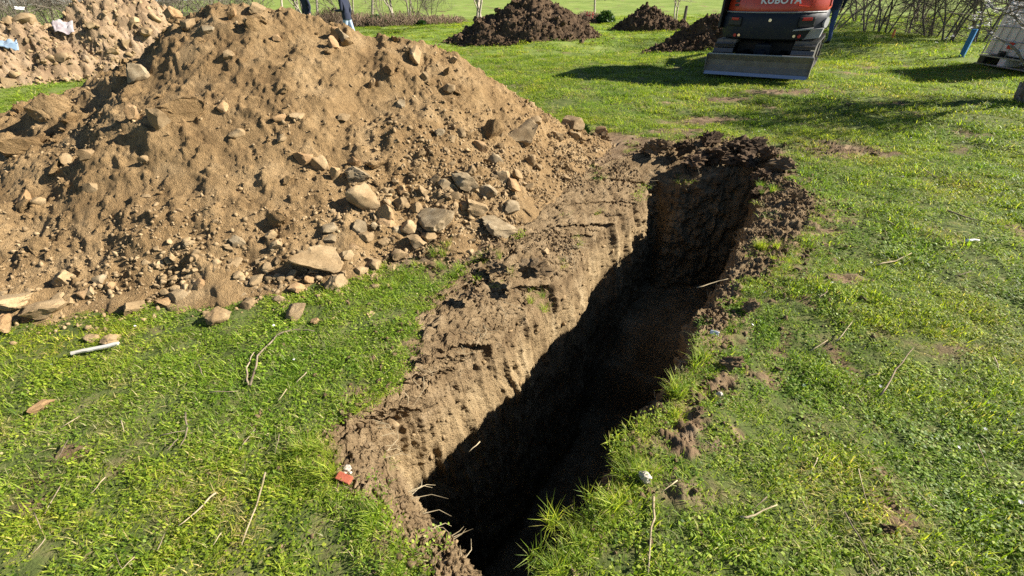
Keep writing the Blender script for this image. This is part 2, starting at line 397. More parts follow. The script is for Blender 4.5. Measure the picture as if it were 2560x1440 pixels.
def gz(x, y):
    x = np.asarray(x, float); y = np.asarray(y, float)
    r_ = np.hypot(x, y); p = v3(np.atleast_1d(x).ravel(), np.atleast_1d(y).ravel())
    a = fbm(p, 1.1, 3, 31) * 0.05 + fbm(p, 0.22, 2, 33) * 0.22 * sstep(3, 16, np.atleast_1d(r_).ravel()) + fbm(p, 5.0, 3, 35) * 0.015
    return a.reshape(np.shape(x)) if np.shape(x) else float(a[0])
# --- ground sheet: rings growing outward from the outline
ctr = np.array([0.95, 2.6]); rho = LA - ctr; rl = np.linalg.norm(rho, axis=1)[:, None]; dirs = rho / rl
ej = 0.012 * (1.03 ** np.arange(0, 262) - 1) / 0.03
# relax directions towards an even circle with distance
order = np.unwrap(np.arctan2(dirs[:, 1], dirs[:, 0])); mono = np.convolve(np.concatenate([np.maximum.accumulate(order)[-20:] - 2 * np.pi, np.maximum.accumulate(order), np.maximum.accumulate(order)[:20] + 2 * np.pi]), np.ones(41) / 41, 'valid'); even = np.linspace(order[0], order[0] + (order[-1] - order[0]) * NL / (NL - 1), NL, endpoint=False)
V = []
for e in ej:
    w = sstep(0.5, 6.0, e); w0 = sstep(0.0, 0.15, e); an = order * (1 - w0) + mono * w0; an = an * (1 - w * 0.85) + even * w * 0.85
    V.append(ctr + np.stack([np.cos(an), np.sin(an)], 1) * (rl * (1 - w * 0.0) + e))
V = np.stack(V, 1)            # NL x rings x 2
fx, fy = V[..., 0].ravel(), V[..., 1].ravel()
soil = bare(fx, fy)
z = gz(fx, fy) + soil * fbm(v3(fx, fy), 14, 4, 41, 0.6) * 0.035
z -= tracks(fx, fy) * 0.035
G = np.stack([fx, fy, z], 1)
fc = grid_faces(NL, len(ej), True)
ground = mk('ground', G, fc, M['ground'])
fattr(ground, 'soil', soil * sstep(14, 9, np.hypot(fx, fy) * 0 + 0)); 
ground.data.attributes['soil'].data.foreach_set('value', soil.astype(np.float32))
fattr(ground, 'far', sstep(5, 22, np.hypot(fx, fy)))
tag(ground, 'grassy field with patches of bare soil around the trench', 'ground', kind='structure')
# --- trench: bank, walls, floor
zA = G.reshape(NL, len(ej), 3)[:, 0, 2]
LDm = LC + (np.array(ctr) - LC) * 0.0
t_ = np.roll(LC, -1, 0) - np.roll(LC, 1, 0); nin = np.stack([-t_[:, 1], t_[:, 0]], 1); nin /= np.linalg.norm(nin, axis=1)[:, None]
nin = np.stack([np.convolve(np.concatenate([nin[-30:, k], nin[:, k], nin[:30, k]]), np.ones(61) / 61, 'valid') for k in (0, 1)], 1); nin /= np.linalg.norm(nin, axis=1)[:, None]
LD = LC + nin * 0.05
axis = np.array([0.57, 0.82]); along = (LD - np.array([0.0, 0.5])) @ axis
zf = -2.6 + 1.0 * sstep(2.8, 3.5, along + 0.15 * fbm(v3(LD[:, 0], LD[:, 1]), 3, 2, 52))
rows = []; deep = []
def add_row(L, z, d): rows.append(np.stack([L[:, 0], L[:, 1], z], 1)); deep.append(np.full(NL, d))
right = np.zeros(NL); right = ((LB - ctr) @ np.array([0.82, -0.57]) > 0).astype(float)
right = np.convolve(np.concatenate([right[-25:], right, right[:25]]), np.ones(51) / 51, 'valid'); zB = -0.05 - 0.25 * (1 - right)
for t in np.linspace(0, 1, 60): add_row(LA * (1 - t) + LB * t, zA * (1 - t) + zB * t ** 1.8, 0.0)
for t in np.linspace(0, 1, 46)[1:]:
    s_ = t ** (1.0); add_row(LB * (1 - s_) + LC * s_, zB * (1 - t) + (-0.74) * t, float(sstep(0.15, 0.75, t)))
for t in np.linspace(0, 1, 40)[1:]: add_row(LC * (1 - t) + LD * t, -0.74 * (1 - t) + zf * t, 1.0)
mid = np.array([0.0, 0.5]) + axis * np.clip(along, 0.35, 4.0)[:, None] + np.array([0.82, -0.57]) * 0.28
for t in np.linspace(0, 1, 9)[1:]: add_row(LD * (1 - t) + mid * t, zf + 0.02 * t, 1.0)
T = np.stack(rows, 1).reshape(-1, 3); dp = np.stack(deep, 1).ravel(); nr = len(rows)
ri = np.tile(np.arange(nr), NL); edge = sstep(0, 5, ri)
nn = np.repeat(np.concatenate([nin, np.zeros((NL, 1))], 1), nr, 0)
n1 = fbm(T, 9, 5, 51, 0.6); n2 = ridged(T * np.array([1, 1, 0.35]), 7, 4, 57)
wall = sstep(58, 68, ri) * (ri < nr - 10)
arc = np.repeat(np.concatenate([[0], np.cumsum(np.linalg.norm(np.diff(LC, axis=0), axis=1))]), nr)
ph = np.abs(((arc / 0.105 + T[:, 2] * 1.6 + fbm(T, 1.5, 2, 58) * 1.2) % 1.0) - 0.5) * 2
leftm = np.repeat(1 - right, nr) * (T[:, 1] < 4.1)
teeth = -0.026 * leftm * np.maximum(0, ph - 0.55) / 0.45 * sstep(-0.05, 0.25, fbm(T, 2.0, 2, 59)) * sstep(62, 68, ri)
T = T - nn * (teeth * wall * edge)[:, None]
T = T + nn * (edge * wall * (fbm(T, 3.0, 3, 56) * 0.05 + n1 * 0.012 + (n2 - 0.55) * 0.014 * leftm + (1 - leftm) * n1 * 0.06 + np.maximum(fbm(T, 22, 4, 69, 0.8), -0.15) * 0.020))[:, None]
flat = edge * (ri < 72) * (1 - sstep(64, 72, ri))
lump = fbm(T, 16, 4, 61, 0.6)
T[:, 2] += flat * (lump * 0.035 + fbm(T, 40, 3, 67, 0.7) * 0.022 + n1 * 0.03) + (ri >= nr - 9) * fbm(T, 8, 4, 63) * 0.06
trench = mk('trench', T, grid_faces(NL, nr, True)[:, ::-1], M['trench'])
fattr(trench, 'deep', dp)
tag(trench, 'deep narrow trench dug into the field, lit left bank and dark floor', 'trench', kind='structure')

# ------------------------------------------------------------------ the big tan spoil heap
RX = [-7.4, -6.6, -5.6, -4.9, -4.4, -3.85, -3.5, -3.0, -2.6, -2.2, -1.75, -1.3, -0.9, -0.5, 0.1, 0.55, 0.95, 1.25]
RZ = [0.0, 0.25, 0.50, 0.68, 0.84, 0.98, 1.16, 1.48, 1.55, 1.54, 1.43, 1.26, 1.19, 1.08, 0.62, 0.40, 0.19, 0.0]
RY = [3.9, 3.9, 4.0, 4.2, 4.4, 4.6, 4.7, 4.75, 4.75, 4.75, 4.75, 4.8, 4.85, 4.9, 4.95, 5.0, 5.15, 5.3]
FX = [-7.4, -5.0, -3.0, -2.64, -2.16, -1.46, -1.11, -0.8, -0.4, -0.05, 0.25, 0.6, 0.95, 1.25]
FY = [2.6, 2.05, 1.98, 2.03, 2.13, 2.25, 2.40, 2.62, 2.62, 2.85, 3.35, 4.0, 4.6, 5.2]
def heap_z(x, y):
    rz = np.interp(x, RX, RZ); ry = np.interp(x, RX, RY); fy_ = np.interp(x, FX, FY)
    tf = np.clip((y - fy_) / np.maximum(ry - fy_, 0.05), 0, 1); tb = np.clip((y - ry) / np.maximum(rz * 1.65, 0.05), 0, 1)
    f = np.where(y < ry, tf ** 1.06 * (1 - 0.10 * np.sin(np.pi * tf) * 0), 1 - tb)
    rnd_ = 1 - 0.03 * np.exp(-((y - ry) / 0.25) ** 2)
    return rz * f * rnd_
def heap_disp(x, y, z):
    p = v3(x, y, z); q = v3(x * 0.8 + y * 0.4, y * 0.45 - x * 0.25, z)
    h = fbm(p, 1.3, 3, 71) * 0.13 + fbm(q, 3.2, 4, 73) * 0.045 + (ridged(q, 3.5, 4, 75, 0.6) - 0.5) * 0.03 + np.maximum(fbm(p, 9, 4, 79, 0.65) - 0.05, -0.1) * 0.055
    return h * sstep(0.0, 0.14, z)
hx = np.concatenate([np.linspace(-7.4, -4.2, 150, endpoint=False), np.linspace(-4.2, 1.25, 480)])
ht = np.concatenate([np.linspace(0, 1, 230), 1 + np.linspace(0, 1, 60)[1:]])
HX = np.repeat(hx, len(ht)); HT = np.tile(ht, len(hx))
ry = np.interp(HX, RX, RY); fy_ = np.interp(HX, FX, FY); rz = np.interp(HX, RX, RZ)
HY = np.where(HT <= 1, fy_ + (ry - fy_) * HT, ry + rz * 1.65 * (HT - 1))
HZ = heap_z(HX, HY); edge_n = fbm(v3(HX, HY), 3.0, 4, 83) * 0.22 * sstep(0.25, 0.0, HZ)
HY = HY + edge_n * np.where(HT <= 1, 1, 0)
HD = heap_disp(HX, HY, HZ)
HZZ = HZ + HD
HZZ = np.where((HT <= 0.001) | (HT >= 1.999) | (HX <= -7.39) | (HX >= 1.249), -0.08, HZZ + 0.0)
hc = np.array([-2.3, 4.2, 0.0])
heap = empty('spoil_heap', hc)
tag(heap, 'large tan spoil heap of loose earth and stones beside the trench', 'earth heap')
mk('soil_mound', np.stack([HX, HY, HZZ], 1) - hc, grid_faces(len(hx), len(ht))[:, ::-1], M['tan_soil'], heap)
def surf(x, y):
    x = np.atleast_1d(np.asarray(x, float)); y = np.atleast_1d(np.asarray(y, float))
    hz = heap_z(x, y); hz = hz + heap_disp(x, y, hz)
    inh = (y > np.interp(x, FX, FY)) & (x > -7.3) & (x < 1.25) & (heap_z(x, y) > 0.005)
    g_ = gz(x, y)
    # bank of the trench
    d = poly_sd(np.stack([x, y], 1), POLYB); dA = poly_sd(np.stack([x, y], 1), POLYA)
    fr = np.clip(-dA / np.maximum(d - dA, 0.02), 0, 1); rt = sstep(-0.12, 0.12, (x - 0.95) * 0.82 - (y - 2.6) * 0.57)
    bank = np.where(dA < 0, g_ * (1 - fr) - (0.05 + 0.25 * (1 - rt)) * fr ** 1.8, g_)
    return np.where(inh, np.maximum(hz, g_), bank)
def cast(px, py):
    q = ray(px, py); t = np.linspace(1.4, 7.5, 620)
    P = CC + q * t[:, None]; h = surf(P[:, 0], P[:, 1]); k = np.argmax(P[:, 2] < h)
    if not (P[:, 2] < h).any(): return gp(px, py)
    return P[k]

# ------------------------------------------------------------------ stones
def ico(sub):
    bm = bmesh.new(); bmesh.ops.create_icosphere(bm, subdivisions=sub, radius=1.0)
    bm.verts.index_update(); v = np.array([w.co[:] for w in bm.verts]); f = np.array([[w.index for w in q.verts] for q in bm.faces]); bm.free(); return v, f
ICO = {k: ico(k) for k in (1, 2, 3, 4)}
def rock_shape(sub, seed, cuts=9, rough=0.10, flat=1.0):
    r_ = np.random.default_rng(seed); v, f = ICO[sub]; v = v.copy()
    v += v * (fbm(v, 1.2, 2, seed) * 0.45)[:, None]
    for _ in range(int(cuts * 1.5)):
        n = r_.normal(size=3); n /= np.linalg.norm(n); d = r_.uniform(0.38, 0.80)
        s_ = v @ n; k = s_ > d; v[k] -= n * (s_[k] - d)[:, None] * 0.97
    v += v * (fbm(v, 2.5, 4, seed + 5, 0.65) * rough * 1.9)[:, None]
    v /= np.abs(v).max(0); v[:, 2] *= flat; return v, f
def rock(name, mat, seed, sub=3, size=(0.1, 0.1, 0.07), loc=(0, 0, 0), rot=(0, 0, 0), parent=None, cuts=9, rough=0.10, sharp=True, link=True):
    v, f = rock_shape(sub, seed, cuts, rough); v = v * (np.array(size) * 0.5)
    o = mk(name, v, f, mat, parent, True, loc, link); o.rotation_euler = rot
    if sharp: o.data.set_sharp_from_angle(angle=math.radians(30))
    return o
small_lib = {}
def lib_meshes(key, mat, n, sub, cuts, rough):
    L = []
    for k in range(n):
        v, f = rock_shape(sub, 900 + k * 7 + sub * 100, cuts, rough)
        sc = np.array([1.0, RNG.uniform(0.6, 0.95), RNG.uniform(0.4, 0.75)]) * 0.5
        o = mk(key, v * sc, f, mat, None, sub > 1, None, False)
        if sub > 1: o.data.set_sharp_from_angle(angle=math.radians(40))
        L.append(o)
    return L
def place_rock(px, py, wpx, hpx, mat, name='boulder', parent=None, sink=0.30, seed=None, sub=3, rough=0.10, cuts=10, yaw=None, tilt=0.25, deepf=0.85):
    p = cast(px, py + hpx * 0.28); d = depth(p); w = wpx * d / FPX; h = hpx * d / FPX
    seed = int(px * 3 + py) if seed is None else seed
    r_ = random.Random(seed)
    # sit on the surface below the centre
    zz = float(surf(p[0], p[1])[0]); hh = max(h * 0.95, w * 0.35)
    loc = np.array([p[0], p[1] + 0.15 * w, float(surf(p[0], p[1] + 0.10 * w)[0]) + hh * (0.5 - sink)])
    par = parent
    if par is not None: loc = loc - np.array(par.location)
    ya = math.atan2(p[0], p[1])
    return rock(name, mat, seed, sub, (w, w * deepf, hh), loc, (r_.uniform(-tilt, tilt), r_.uniform(-tilt, tilt), -ya + (r_.uniform(-0.4, 0.4) if yaw is None else yaw)), par, cuts, rough)
big = [
 (795, 650, 128, 88, 'tan_stone', 'big flat-topped tan boulder at the front foot of the spoil heap'),
 (836, 706, 66, 62, 'tan_stone', 'blocky tan stone leaning below the big flat-topped boulder'),
 (1090, 555, 106, 66, 'grey_stone', 'pale grey speckled boulder on the right foot of the heap'),
 (1253, 572, 100, 62, 'grey_stone', 'rounded grey-brown boulder on the bare bank beside the trench'),
 (1312, 342, 104, 84, 'tan_stone', 'largest tan boulder on the right shoulder of the heap'),
 (1432, 300, 66, 50, 'tan_stone', 'wedge-shaped tan rock at the far right end of the heap'),
 (1228, 322, 62, 74, 'tan_soil', 'rounded brown boulder left of the largest shoulder boulder'),
 (895, 441, 72, 42, 'grey_stone', 'grey lichen-spotted stone in the cluster half way up the slope'),
 (1162, 456, 80, 58, 'grey_stone', 'long tilted grey stone right of the heap slope'),
 (1216, 476, 54, 42, 'grey_stone', 'round grey cobble touching the long tilted grey stone'),
 (1192, 512, 56, 52, 'tan_stone', 'knobbly tan stone below the long tilted grey stone'),
 (462, 268, 150, 92, 'tan_soil', 'big slanting slab with a dark undercut on the upper left slope'),
 (332, 104, 58, 62, 'orange_stone', 'orange flat-faced slab standing upright on the left ridge'),
 (122, 268, 100, 76, 'tan_soil', 'broad orange-brown slab sunk in the left end of the heap'),
 (52, 365, 100, 56, 'tan_soil', 'overhanging earth-covered boulder at the left edge of the photo'),
 (520, 76, 44, 40, 'grey_stone', 'round grey cobble below the summit of the heap'),
 (640, 20, 58, 40, 'tan_stone', 'boulder perched on the summit of the heap'),
 (862, 92, 30, 62, 'grey_stone', 'tall dark slab sticking out of the right ridge'),
 (30, 766, 130, 44, 'tan_stone', 'long flat slab at the left edge where heap meets grass'),
 (125, 784, 112, 46, 'tan_stone', 'flat smooth slab next to the long one at the grass edge'),
 (12, 818, 56, 64, 'orange_stone', 'blocky stone at the left border below the flat slabs'),
 (330, 772, 62, 48, 'tan_stone', 'pale squarish stone at the heap foot on the left'),
 (163, 692, 64, 56, 'tan_stone', 'lone pale stone low on the left slope of the heap'),
 (734, 786, 72, 46, 'tan_stone', 'flat tan stone lying alone on the grass'),
 (550, 798, 62, 42, 'tan_stone', 'flat pinkish stone on the grass nearest the heap foot'),
 (268, 852, 56, 32, 'tan_stone', 'crumbly clod on the grass above the white lath'),
 (100, 1020, 52, 30, 'orange_stone', 'brown soil clod lying in the grass at the left'),
 (788, 806, 24, 19, 'orange_stone', 'small round brown clod right of the lone flat stone'),
]
for k, (x, y, w, h, m, lab) in enumerate(big):
    o = place_rock(x, y, w, h, M[m], 'boulder' if w > 50 else 'stone', None, 0.24 if y > 760 else 0.40, sub=4 if w > 55 else 3)
    tag(o, lab, 'stone' if 'clod' not in lab else 'clod', 'individual stones around the big spoil heap')
parts = [(760,398,50,42),(802,405,42,52),(842,438,36,46),(884,405,36,38),(1275,520,50,40),(1325,400,36,46),(902,675,38,42),(938,660,50,52),(870,637,42,52),
 (998,640,42,30),(1028,578,52,42),(1045,605,52,40),(1075,595,40,32),(992,578,36,28),(1000,510,40,42),(1040,520,36,40),(1005,470,32,30),(1062,482,30,32),
 (1112,462,40,32),(1090,445,32,32),(1137,492,38,34),(1160,512,30,28),(828,582,52,26),(895,575,46,36),(917,597,40,36),(830,605,36,18),(697,615,32,28),
 (680,590,30,30),(910,500,76,80),(962,530,46,66),(968,552,50,30),(345,178,62,62),(330,290,40,52),(398,305,52,72),(435,42,42,46),(468,58,36,34),(840,86,32,50),
 (832,108,30,42),(1040,146,38,58),(1062,190,32,38),(1122,226,36,28),(515,783,22,16),(620,762,36,26),(500,718,40,36),(440,745,60,26),(415,755,40,24),(640,700,40,34),
 (745,718,46,34),(700,748,30,22),(595,600,40,30),(600,690,36,26),(1280,470,44,44),(1240,400,40,38),(1205,365,40,36),(1180,430,36,34),(1255,440,40,36),(1290,440,34,32),
 (1130,150,30,26),(1340,300,30,26),(1395,340,34,32),(1440,345,36,26),(1500,330,40,32),(230,470,36,40),(60,490,40,46),(95,505,30,28),(170,400,30,34),(220,390,38,34),
 (365,405,30,24),(250,700,34,26),(210,735,44,30),(150,745,36,24),(280,715,28,22),(470,610,26,20),(705,350,28,24),(600,340,50,30),(560,270,30,34),(700,300,34,26),
 (860,300,34,24),(740,290,40,22),(1000,260,28,22),(930,210,26,30),(570,140,30,26),(620,60,30,24),(580,40,26,26),(690,100,26,20),(1150,330,30,26),(1100,330,28,22),
 (235,845,40,30),(180,755,30,26),(775,700,30,24),(980,668,26,22),(885,618,26,22),(960,610,26,24),(940,565,28,24),(860,690,28,26),(560,735,30,26),(590,745,26,20)]
for (x, y, w, h) in parts:
    r_ = random.Random(x * 7 + y)
    o = place_rock(x, y, w * 1.05, h * 1.05, M[r_.choice(['tan_stone', 'tan_stone', 'tan_stone', 'grey_stone', 'orange_stone'])], 'stone', heap, 0.36, sub=3)
# smaller stones: rolling to the foot and to the right-hand slope
def heap_density(x, y):
    z_ = heap_z(x, y); foot = np.exp(-((y - np.interp(x, FX, FY)) / 0.55) ** 2)
    right_ = sstep(-1.7, -0.2, x); n = fbm(v3(x, y), 1.6, 3, 91)
    return np.clip(0.0 + 0.85 * foot + 0.40 * right_ * np.clip(1.3 - z_, 0, 1) + 0.9 * np.exp(-((x + 0.25) / 0.65) ** 2 - ((y - 3.2) / 0.65) ** 2) + n * 0.5, 0.015, 1)
lib_s = lib_meshes('stone', M['tan_stone'], 10, 2, 7, 0.12)
def heap_points(n, seed, ymin=-0.12):
    r_ = np.random.default_rng(seed); x = r_.uniform(-6.0, 1.3, n * 12); y = r_.uniform(1.8, 6.4, n * 12)
    f0 = np.interp(x, FX, FY); ok = (y > f0 + ymin * r_.random(len(x)) ** 2) & ~((np.abs(x + 2.2) < 1.2) & (heap_z(x, y) > 0.75) & (r_.random(len(x)) < 0.7)) & (y < np.interp(x, RX, RY) + 0.5) & ((heap_z(x, y) > 0) | (y < f0 + 0.05))
    x, y = x[ok], y[ok]; ok = r_.random(len(x)) < heap_density(x, y); return x[ok][:n], y[ok][:n]
sx, sy = heap_points(204, 5); ss = surf(sx, sy)
for k in range(len(sx)):
    sc = 0.04 + 0.075 * random.random() ** 2
    src = lib_s[k % 10]; o = src.copy(); COL.objects.link(o); o.name = 'stone'; o.parent = heap
    o.location = (sx[k] - hc[0], sy[k] - hc[1], ss[k] + sc * 0.04); o.scale = (sc, sc, sc)
    o.rotation_euler = (random.uniform(-.4, .4), random.uniform(-.4, .4), random.uniform(0, 6.28))
lib_d = lib_meshes('clod', M['tan_soil'], 8, 3, 8, 0.22)
r_ = np.random.default_rng(61); cx = r_.uniform(-5.5, 0.9, 3000); cy = r_.uniform(2.3, 5.2, 3000)
edge_w = np.clip(0.12 + 0.9 * np.exp(-((cy - np.interp(cx, RX, RY)) / 0.35) ** 2) + 0.6 * sstep(-1.4, -0.6, cx) + 0.5 * sstep(-2.6, -3.6, cx), 0, 1)
ok = (cy > np.interp(cx, FX, FY) + 0.15) & (cy < np.interp(cx, RX, RY) + 0.12) & (r_.random(3000) < edge_w); cx, cy = cx[ok][:170], cy[ok][:170]; cz = surf(cx, cy)
for k in range(len(cx)):
    sc = 0.05 + 0.16 * random.random() ** 2.2
    o = lib_d[k % 8].copy(); COL.objects.link(o); o.name = 'clod'; o.parent = heap
    o.location = (cx[k] - hc[0], cy[k] - hc[1], cz[k] + sc * 0.02); o.scale = (sc, sc, sc)
    o.rotation_euler = (random.uniform(-.7, .7), random.uniform(-.7, .7), random.uniform(0, 6.28))
lib_t = lib_meshes('pebble', M['tan_stone'], 8, 1, 5, 0.15)
px_, py_ = heap_points(17000, 17, -0.25); pz_ = surf(px_, py_); n = len(px_)
scl = 0.007 + 0.034 * RNG.random(n) ** 4.0
o = scatter('pebbles', v3(px_, py_, pz_ + scl * 0.15) - hc, RNG.uniform(-3, 3, (n, 3)), scl, RNG.integers(0, 8, n), lib_t, heap); tag(o, kind='stuff')
cr = np.random.default_rng(71); qx, qy = [], []
for _ in range(420):
    q = cast(cr.normal(1120, 110), cr.normal(520, 75)) if cr.random() < 0.62 else cast(cr.uniform(380, 980), cr.normal(690, 38)); qx.append(q[0]); qy.append(q[1])
qx, qy = np.array(qx), np.array(qy); cs = 0.035 + 0.055 * cr.random(420) ** 1.7
o = scatter('cobbles', v3(qx, qy, surf(qx, qy) + cs * 0.02) - hc, np.stack([cr.normal(0, .4, 420), cr.normal(0, .4, 420), cr.uniform(0, 6.3, 420)], 1), cs, cr.integers(0, 10, 420), [q.copy() for q in lib_s], heap); tag(o, kind='stuff')
# loose crumbs on the bare bank of the trench
lib_c = lib_meshes('crumb', M['brown_soil'], 8, 1, 3, 0.25)
r_ = np.random.default_rng(23); x = r_.uniform(-1.4, 3.6, 160000); y = r_.uniform(0.3, 5.4, 160000)
dB = poly_sd(np.stack([x, y], 1), POLYB); dA = poly_sd(np.stack([x, y], 1), POLYA)
pr = np.where(dB > 0, np.where(dA < 0, 0.75, 0.55 * np.exp(-np.maximum(dA, 0) / 0.16) * np.where(x > 0.6, 1, 0.45)), 0) * np.clip(0.55 + fbm(v3(x, y), 3, 3, 95) * 1.6, 0.05, 1)
ok = r_.random(len(x)) < pr * 0.9; x, y = x[ok][:26000], y[ok][:26000]; n = len(x)
scl = 0.006 + 0.040 * r_.random(n) ** 5
o = scatter('soil_crumbs', v3(x, y, surf(x, y) + scl * 0.2), r_.uniform(-3, 3, (n, 3)), scl, r_.integers(0, 8, n), lib_c)
tag(o, 'brown soil crumbs strewn along the rims of the trench', 'soil', kind='stuff')

# ------------------------------------------------------------------ far earth heaps
def far_heap(name, label, pl, pr, ptop, mat, cmat, seed, depth_r=0.55, nstone=40, csize=(0.10, 0.30), lumps=0.22, z0=0.0, nu=150, nv=110, dz=0.0, ridge=None, nsmall=1500, group=None):
    """heap standing on the field between two base points seen in the photo"""
    a, b = gp(*pl)[:2], gp(*pr)[:2]; c = (a + b) / 2; ax = (b - a); half = np.linalg.norm(ax) / 2; ax /= np.linalg.norm(ax)
    ay = np.array([-ax[1], ax[0]]); ay = ay if ay[1] > 0 else -ay
    ry_ = half * depth_r; c = c + ay * ry_ * 0.72
    q = ray(*ptop); top = CC + q * ((c @ c) ** 0.5 / (q[0] ** 2 + q[1] ** 2) ** 0.5); h = top[2] - z0 + dz
    off = ((top[:2] - c) @ ax) / half
    u = np.linspace(-1.25, 1.25, nu); v = np.linspace(-1.3, 1.3, nv); U = np.repeat(u, nv); Vv = np.tile(v, nu)
    def zz(U, Vv):
        if ridge is None:
            r_ = np.sqrt((np.where(U > off, (U - off) / (1 - off), (U - off) / (1 + off))) ** 2 + (Vv) ** 2)
            return h * np.clip(1.03 - r_, 0, 1) ** 0.95
        hh = np.interp(U, [p_[0] for p_ in ridge], [p_[1] for p_ in ridge]) * h
        return hh * np.clip(1.05 - np.abs(Vv), 0, 1)
    P2 = c + ax * (U * half)[:, None] + ay * (Vv * ry_)[:, None]
    Z = zz(U, Vv); p = np.stack([P2[:, 0], P2[:, 1], Z], 1)
    n_ = fbm(p, 1.6, 3, seed) * lumps * 1.2 + fbm(p, 5, 4, seed + 3, 0.65) * lumps * 0.9
    k = sstep(0.0, 0.15 * h, Z); Zd = Z + n_ * k * min(1, h) - 0.06 * (1 - k) + (Z > 0) * 0
    Zd = np.where(Z <= 0, -0.25, Zd) + gz(P2[:, 0], P2[:, 1])
    base = np.array([c[0], c[1], 0.0]); e = empty(name, base); tag(e, label, 'earth heap', group)
    mk('soil_mound', np.stack([P2[:, 0], P2[:, 1], Zd], 1) - base, grid_faces(nu, nv)[:, ::-1], mat, e)
    r_ = np.random.default_rng(seed)
    def pts(n):
        uu = r_.uniform(-1.12, 1.12, n * 5); vv = r_.uniform(-1.15, 0.35, n * 5); z1 = zz(uu, vv)
        ok = (z1 > 0.0) | (r_.random(n * 5) < 0.12 * np.exp(-4 * np.maximum(np.hypot(uu, vv) - 1, 0))); uu, vv, z1 = uu[ok][:n], vv[ok][:n], z1[ok][:n]
        pp = c + ax * (uu * half)[:, None] + ay * (vv * ry_)[:, None]; p3 = np.stack([pp[:, 0], pp[:, 1], z1], 1)
        zz_ = z1 + (fbm(p3, 1.6, 3, seed) * lumps * 1.2 + fbm(p3, 5, 4, seed + 3, 0.65) * lumps * 0.9) * sstep(0, 0.15 * h, z1) * min(1, h) + gz(pp[:, 0], pp[:, 1])
        return np.stack([pp[:, 0], pp[:, 1], zz_], 1) - base
    lib = []
    for k_ in range(6):
        v_, f_ = rock_shape(2, seed + 40 + k_, 7, 0.2); o = mk('clod', v_ * np.array([0.5, 0.42, 0.33]), f_, cmat, None, True, None, False); o.data.set_sharp_from_angle(angle=math.radians(40)); lib.append(o)
    P3 = pts(nstone)
    for k_ in range(len(P3)):
        o = lib[k_ % 6].copy(); COL.objects.link(o); o.parent = e; o.name = 'clod'
        s_ = csize[0] + (csize[1] - csize[0]) * r_.random() ** 2; o.scale = (s_, s_, s_); o.location = P3[k_]; o.rotation_euler = tuple(r_.uniform(-1, 1, 3) * (0.6, 0.6, 3.1))
    P4 = pts(nsmall); n = len(P4)
    o = scatter('crumbs', P4, r_.uniform(-3, 3, (n, 3)), csize[0] * (0.25 + 0.9 * r_.random(n) ** 2.5), r_.integers(0, 6, n), [q.copy() for q in lib], e); tag(o, kind='stuff')
    return e
far_heap('spoil_heap', 'tall dark brown spoil heap in the middle distance', (1105, 112), (1515, 100), (1335, -14), M['dark_soil'], M['dark_clod'], 201, 0.62, 70, (0.12, 0.34), 0.20, nsmall=2500)
far_heap('spoil_heap', 'small pointed dark heap behind the tall dark one', (1525, 76), (1725, 76), (1608, 10), M['dark_soil'], M['dark_clod'], 211, 0.6, 40, (0.12, 0.34), 0.22)
far_heap('spoil_heap', 'low dark earth bank running behind the excavator', (1625, 132), (1960, 132), (1800, 44), M['dark_soil'], M['dark_clod'], 221, 0.45, 50, (0.12, 0.32), 0.20,
         ridge=[(-1.25, 0), (-0.95, 0.12), (-0.3, 0.9), (-0.1, 1.0), (0.6, 0.85), (1.25, 0)])
far_heap('spoil_heap', 'low reddish earth bank beside a red marker in the distance', (1425, 60), (1500, 60), (1462, 36), M['dark_soil'], M['dark_clod'], 231, 0.6, 10, (0.1, 0.25), 0.1, nsmall=200)
lh = far_heap('spoil_heap', 'distant pale rubble heap with scraps of plastic at the upper left', (-330, 250), (520, 165), (345, -12), M['rubble_soil'], M['tan_stone'], 241, 0.36, 150, (0.12, 0.50), 0.26,
         ridge=[(-1.25, 0.3), (-0.6, 0.62), (-0.35, 0.70), (-0.10, 0.74), (0.05, 0.70), (0.18, 0.70), (0.35, 0.98), (0.5, 1.06), (0.75, 1.0), (1.25, 0.2)], nu=260, nv=140, nsmall=2500)

# ------------------------------------------------------------------ dark turf clods on the trench rim
def rim_clod(px, py, wpx, hpx, mat, lab, seed, z=0.0, rough=0.42):
    p = gp(px, py + hpx * 0.4, z); d = depth(p); w = wpx * d / FPX; h = hpx * d / FPX
    o = rock('turf_clod', mat, seed, 4, (w, w * 0.7, h), (p[0], p[1] + w * 0.2, z + h * 0.32), (0.1, -0.1, random.uniform(-0.5, 0.5)), None, 3, rough)
    tag(o, lab, 'clod', 'turf clods on the trench rim'); return o
for k, (x, y, w, h) in enumerate([(1720, 372, 70, 46), (1775, 350, 80, 52), (1790, 392, 110, 50), (1845, 365, 90, 50), (1890, 365, 80, 56), (1930, 385, 60, 44), (1870, 402, 90, 46), (1740, 405, 80, 36), (1640, 372, 76, 52), (1500, 350, 64, 36), (1905, 440, 60, 44), (1895, 480, 46, 40)]):
    lab = ['dark turf clod at the left corner of the far trench end', 'highest dark turf clod at the far trench end', 'wide dark clod hanging over the far trench wall', 'dark clod in the middle of the far rim', 'dark root-matted clod towards the right of the far rim',
           'small brown clod at the right corner of the far rim', 'dark clod under the right part of the far rim', 'dark clod under the left corner of the far rim', 'brown sod lump left of the far trench end', 'flat brown sod lump where the tan heap ends', 'dark slumped clod at the top of the right trench wall', 'small slumped clod below it on the right trench wall'][k]
    rim_clod(x, y, w, h, M['dark_clod'] if k not in (8, 9) else M['brown_soil'], lab, 300 + k, -0.02 if k not in (2, 6, 7, 10, 11) else -0.10)
